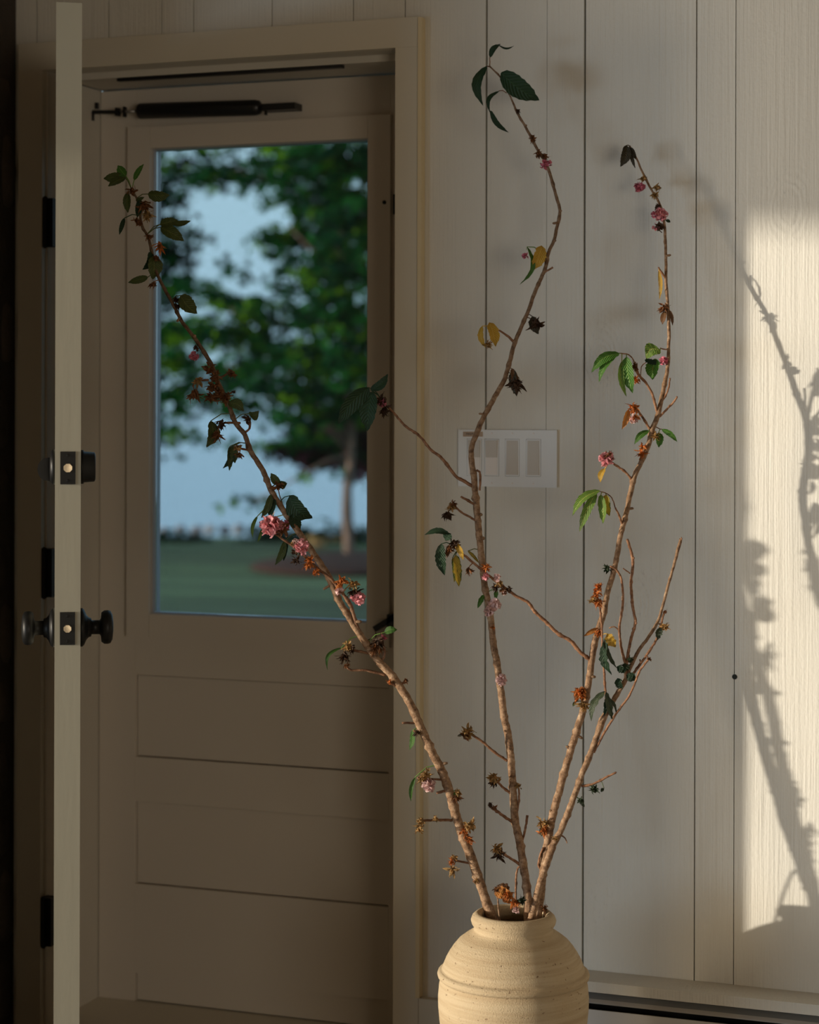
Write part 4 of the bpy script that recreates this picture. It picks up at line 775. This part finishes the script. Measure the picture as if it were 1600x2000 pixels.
def gpt(px, py, gz=GZ):
    r = ray(px, py); k = (gz-CAM.z)/r.z; return CAM + r*k
F = Vector((-math.sin(TH), math.cos(TH), 0)); R_ = Vector((math.cos(TH), math.sin(TH), 0)); base = Vector((CAM.x, CAM.y, 0))
def out(xr, d, z): return base + R_*xr + F*d + Vector((0, 0, z))
SH = 26.5
bm = bmesh.new()
grid = []
for i in range(81):
    row = []
    for j in range(41):
        d = 4.3 + (SH-4.3)*j/40; xr = -60+1.5*i
        row.append(bm.verts.new(out(xr, d, GZ + .03*math.sin(xr*.5+d*.9)*math.sin(d*1.3))))
    grid.append(row)
for a, b in zip(grid, grid[1:]):
    for j in range(40): bm.faces.new((a[j], b[j], b[j+1], a[j+1]))
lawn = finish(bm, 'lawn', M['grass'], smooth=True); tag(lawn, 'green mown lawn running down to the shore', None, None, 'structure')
# keep the lawn clear of the house
for v in lawn.data.vertices:
    if v.co.y < WT+.12: v.co.z = -.9
bm = bmesh.new(); vs = [bm.verts.new(out(x, d, -1.6)) for x, d in ((-900, SH-1), (900, SH-1), (900, 2500), (-900, 2500))]; bm.faces.new(vs)
tag(finish(bm, 'lake', wm), 'pale blue lake beyond the lawn', None, None, 'structure')
mc = gpt(690, 1105)
bm = bmesh.new(); bmesh.ops.create_uvsphere(bm, u_segments=28, v_segments=10, radius=1)
for v in bm.verts: v.co = Vector((v.co.x*1.05, v.co.y*1.3, max(v.co.z, -.1)*.13))
mb = finish(bm, 'mulch_bed', M['mulch'], smooth=True); mb.location = mc+Vector((0, 0, .0)); tag(mb, 'low brown mulch mound around the sapling on the lawn', 'mulch bed')
# shore rocks
rg = random.Random(8)
me_r = []
for v in range(5):
    bm = bmesh.new(); bmesh.ops.create_icosphere(bm, subdivisions=2, radius=1)
    for q in bm.verts: q.co *= 1+rg.uniform(-.2, .2); q.co.z *= .7
    me = bpy.data.meshes.new('shore_rock'); bm.to_mesh(me); bm.free(); me.materials.append(M['rock']); me_r.append(me)
rp = [(322, 1052), (352, 1048), (384, 1050), (412, 1046), (440, 1049), (468, 1045), (496, 1050), (528, 1056), (560, 1059)]
ordn = ['first', 'second', 'third', 'fourth', 'fifth', 'sixth', 'seventh', 'eighth', 'ninth']
for n_, (px, py) in enumerate(rp):
    q = bpy.data.objects.new('shore_rock', rg.choice(me_r)); col.objects.link(q); g = out((px-800)/FPX*SH, SH+rg.uniform(-.08, .08), 0); g.z = CAM.z-(py-11-800)/FPX*SH
    s_ = rg.uniform(.070, .086); q.scale = (s_*1.0, s_, s_*1.3); q.location = g; q.rotation_euler = (0, 0, rg.uniform(0, 6))
    tag(q, 'pale rock on the lake shore, %s from the left in the blurred row' % ordn[n_], 'rock', 'pale rocks along the lake shore')
# foliage by scattered leaves
def foliage(name, parent, clumps, n, size, mats, seed, flat=.6):
    rg = random.Random(seed); vs, fs, mi = [], [], []
    tot = sum(c[3]*c[5]*(.22 if c[3] > .75 else 1) for c in clumps)
    for c in clumps:
        k = int(n*c[3]*c[5]*(.22 if c[3] > .75 else 1)/tot)
        for _ in range(max(1, k//9)):
            u = Vector((rg.gauss(0, .62), rg.gauss(0, .62), rg.gauss(0, .62))); cm = rg.choices(range(len(mats)), c[6] if len(c) > 6 else [1]*len(mats))[0]
            pc = Vector((c[0]+u.x*c[3], c[1]+u.y*c[4], c[2]+u.z*c[5])); sp = size*.62
            for _q in range(9):
                p = pc + Vector((rg.gauss(0, sp*1.3), rg.gauss(0, sp*1.3), rg.gauss(0, sp*.55))); s_ = size*rg.uniform(.6, 1.3)
                a = Vector((rg.gauss(0, 1), rg.gauss(0, 1), rg.gauss(0, flat))).normalized(); b = a.orthogonal().normalized(); b = Matrix.Rotation(rg.uniform(0, 6.3), 3, a) @ b
                i = len(vs); vs += [p-a*s_*.6, p+b*s_*.36-a*s_*.05, p+a*s_*.6, p-b*s_*.36-a*s_*.05]; fs += [(i, i+1, i+2, i+3)]
                mi.append(cm)
    me = bpy.data.meshes.new(name); me.from_pydata(vs, [], fs)
    for m in mats: me.materials.append(m)
    me.polygons.foreach_set('material_index', mi); me.update()
    o = bpy.data.objects.new(name, me); col.objects.link(o); o.parent = parent; o['kind'] = 'stuff'; return o
def op(px, py, d):   # clump centre seen beyond the window
    return out((px-800)/FPX*d, d, CAM.z-(py-800)/FPX*d)
def tree(name, label, basept, trunk, boughs, clumps, n, size, mats, seed, group=None):
    t = empty(name, basept); tag(t, label, 'tree', group); o = basept
    bm = bmesh.new(); ring_tube(bm, [Vector(p)-o for p, r in trunk], [r for p, r in trunk], 10, random.Random(seed), .08); finish(bm, 'trunk', M['trunk'], t, smooth=True)
    for bpts in boughs:
        bm = bmesh.new(); ring_tube(bm, [Vector(p)-o for p, r in bpts], [r for p, r in bpts], 7, random.Random(seed), .08); finish(bm, 'bough', M['trunk'], t, smooth=True)
    foliage('foliage', t, [(c[0].x-o.x, c[0].y-o.y, c[0].z-o.z)+tuple(c[1:]) for c in clumps], n, size, mats, seed)
    return t
D = 21.9
tb = gpt(684, 1103)
k = D/FPX
TR = [(tb, .062), (op(681, 1050, D), .055), (op(676, 1000, D), .05), (op(678, 950, D), .046), (op(686, 900, D), .044), (op(686, 840, D), .042), (op(675, 700, D), .036), (op(668, 500, D), .03), (op(665, 250, D), .02), (op(665, 0, D), .01)]
rg = random.Random(31); cl = []
# hand-laid clumps following the visible crown (px, py, half-width px, half-height px, mix)
G = [1, 1, .25]
spec = [(600, 300, 70, 26), (690, 330, 60, 40), (520, 330, 60, 22), (440, 345, 60, 16), (640, 400, 60, 40), (700, 440, 50, 50), (570, 385, 36, 20), (610, 470, 50, 36), (680, 530, 55, 45), (590, 545, 45, 32), (530, 470, 22, 22), (650, 610, 60, 34), (700, 640, 50, 40), (570, 625, 50, 22), (500, 600, 40, 16), (440, 590, 46, 14),
        (620, 700, 60, 34), (690, 730, 55, 36), (540, 690, 46, 26), (470, 655, 50, 20), (400, 660, 50, 22), (345, 650, 50, 20), (330, 705, 40, 18), (400, 730, 46, 18), (480, 740, 50, 22), (560, 765, 46, 24), (640, 780, 56, 26), (700, 800, 46, 24), (350, 770, 46, 16), (420, 790, 44, 14), (500, 800, 30, 12), (590, 815, 40, 18), (350, 800, 22, 8),
        (360, 850, 30, 9), (390, 870, 18, 6), (500, 985, 20, 7), (478, 975, 12, 5), (600, 860, 30, 14), (610, 935, 14, 5), (560, 870, 20, 8), (380, 560, 30, 12), (470, 530, 24, 9)]
for (px, py, wx_, hz) in spec:
    dd = D + rg.uniform(-1.2, 1.2); q = op(px, py, dd); s_ = dd/FPX
    mix = [1, 1.1, .18] if py < 560 else [1.2, .8, .45]
    if px > 600 and py < 520: mix = [1, 1, .35]
    cl.append((q, wx_*s_*1.02, .5, hz*s_*1.05, mix))
# crown outside the window
for (xr, dd, z, r) in [(-.4, 22, 5.2, 1.3), (.6, 22.5, 4.0, 1.3), (.9, 22, 2.6, 1.1), (-1.4, 22.5, 5.0, 1.0), (.2, 23, 6.3, 1.1), (-2.6, 22, 4.6, .8)]:
    cl.append((out(xr, dd, z), r, r, r*.8, [1, 1, .3]))
boughs = []
for (a, b_, c_) in [((684, 880), (600, 800), (480, 760)), ((684, 860), (560, 740), (360, 700)), ((676, 720), (600, 640), (420, 600)), ((672, 600), (620, 500), (560, 440)), ((668, 500), (600, 380), (460, 330)), ((684, 890), (640, 900), (500, 980)), ((676, 700), (720, 640), (760, 560))]:
    boughs.append([(op(*a, D), .028), (op(*b_, D-.2), .018), (op(*c_, D-.3), .007)])
tree('shade_tree', 'tall green-leaved tree on the lawn beyond the screen door', tb, TR, boughs, cl, 26000, .095, [M['tl1'], M['tl2'], M['tl3']], 40)
# purple tree behind
D2_ = 24.5; pb = out((684-800)/FPX*D2_, D2_, GZ-.05)
cl = [(op(px, py, D2_), w_*D2_/FPX, .4, h_2*D2_/FPX, [1, 1]) for px, py, w_, h_2 in [(640, 850, 50, 30), (690, 860, 40, 26), (660, 885, 40, 22), (615, 900, 22, 14), (700, 830, 40, 26), (720, 900, 20, 30), (560, 880, 26, 14)]]
tree('purple_leaf_tree', 'dark purple-leaved tree low behind the green tree', pb, [(pb, .05), (op(680, 950, D2_), .045), (op(688, 860, D2_), .03)], [[(op(695, 880, D2_), .03), (op(640, 850, D2_), .012)]], cl, 4200, .10, [M['pl'], M['tl2']], 41)
for k_ in ('tl1', 'tl2', 'tl3', 'pl', 'hedge'):
    M[k_].node_tree.nodes['Principled BSDF'].inputs['Specular IOR Level'].default_value = .08; M[k_].node_tree.nodes['Principled BSDF'].inputs['Roughness'].default_value = .9
# conifer-like dark tree far left
D3 = 24.0; lb_ = out((250-800)/FPX*D3, D3, GZ)
cl = [(op(px, py, D3), w_*D3/FPX, .5, h_2*D3/FPX, [1, 3, .1]) for px, py, w_, h_2 in [(330, 500, 50, 26), (350, 560, 46, 20), (310, 450, 50, 26), (330, 330, 40, 20), (250, 400, 70, 120), (250, 650, 80, 120), (240, 850, 60, 60), (350, 380, 30, 14)]]
tree('dusky_tree', 'dark blurred tree at the left edge of the door window', lb_, [(lb_, .12), (op(250, 700, D3), .09), (op(250, 300, D3), .04)], [[(op(250, 560, D3), .03), (op(350, 520, D3), .012)]], cl, 6500, .10, [M['tl1'], M['hedge'], M['tl3']], 42)
# hedge along the shore
def shrub(name, label, px0, px1, py0, py1, d, n, seed, mats=None, cat='shrub'):
    c0 = out(((px0+px1)/2-800)/FPX*d, d, CAM.z-(py1-800)/FPX*d); t = empty(name, c0); tag(t, label, cat)
    cl = []; rgx = random.Random(seed); m = 6
    for i in range(m):
        px = px0+(px1-px0)*(i+.5)/m; h = (py1-py0)/2*rgx.uniform(.8, 1.1); q = op(px, (py0+py1)/2, d)
        cl.append((q.x-c0.x, q.y-c0.y, q.z-c0.z, (px1-px0)/m*.9*d/FPX, .3, h*d/FPX))
    foliage('foliage', t, cl, n, .06, mats or [M['hedge'], M['tl2']], seed)
    bm = bmesh.new()
    for i in range(8):
        q = op(px0+(px1-px0)*(i+.5)/8, py1+2, d)-c0; q2 = op(px0+(px1-px0)*(i+.5)/8+rgx.uniform(-5, 5), (py0+py1)/2, d)-c0; ring_tube(bm, [q, q2], [.01, .005], 5)
    finish(bm, 'stems', M['trunk'], t)
shrub('low_shrub', 'dark low shrub at the lawn edge, left in the door window', 285, 395, 1052, 1076, 25.2, 1300, 51)
shrub('shore_hedge', 'long dark hedge at the lawn edge right of the rocks', 505, 740, 1036, 1068, 25.6, 2600, 52, cat='hedge')
shrub('orange_flower_clump', 'small orange flowering clump by the hedge', 603, 628, 1054, 1068, 24.2, 120, 53, [M['gold']], 'flowers')
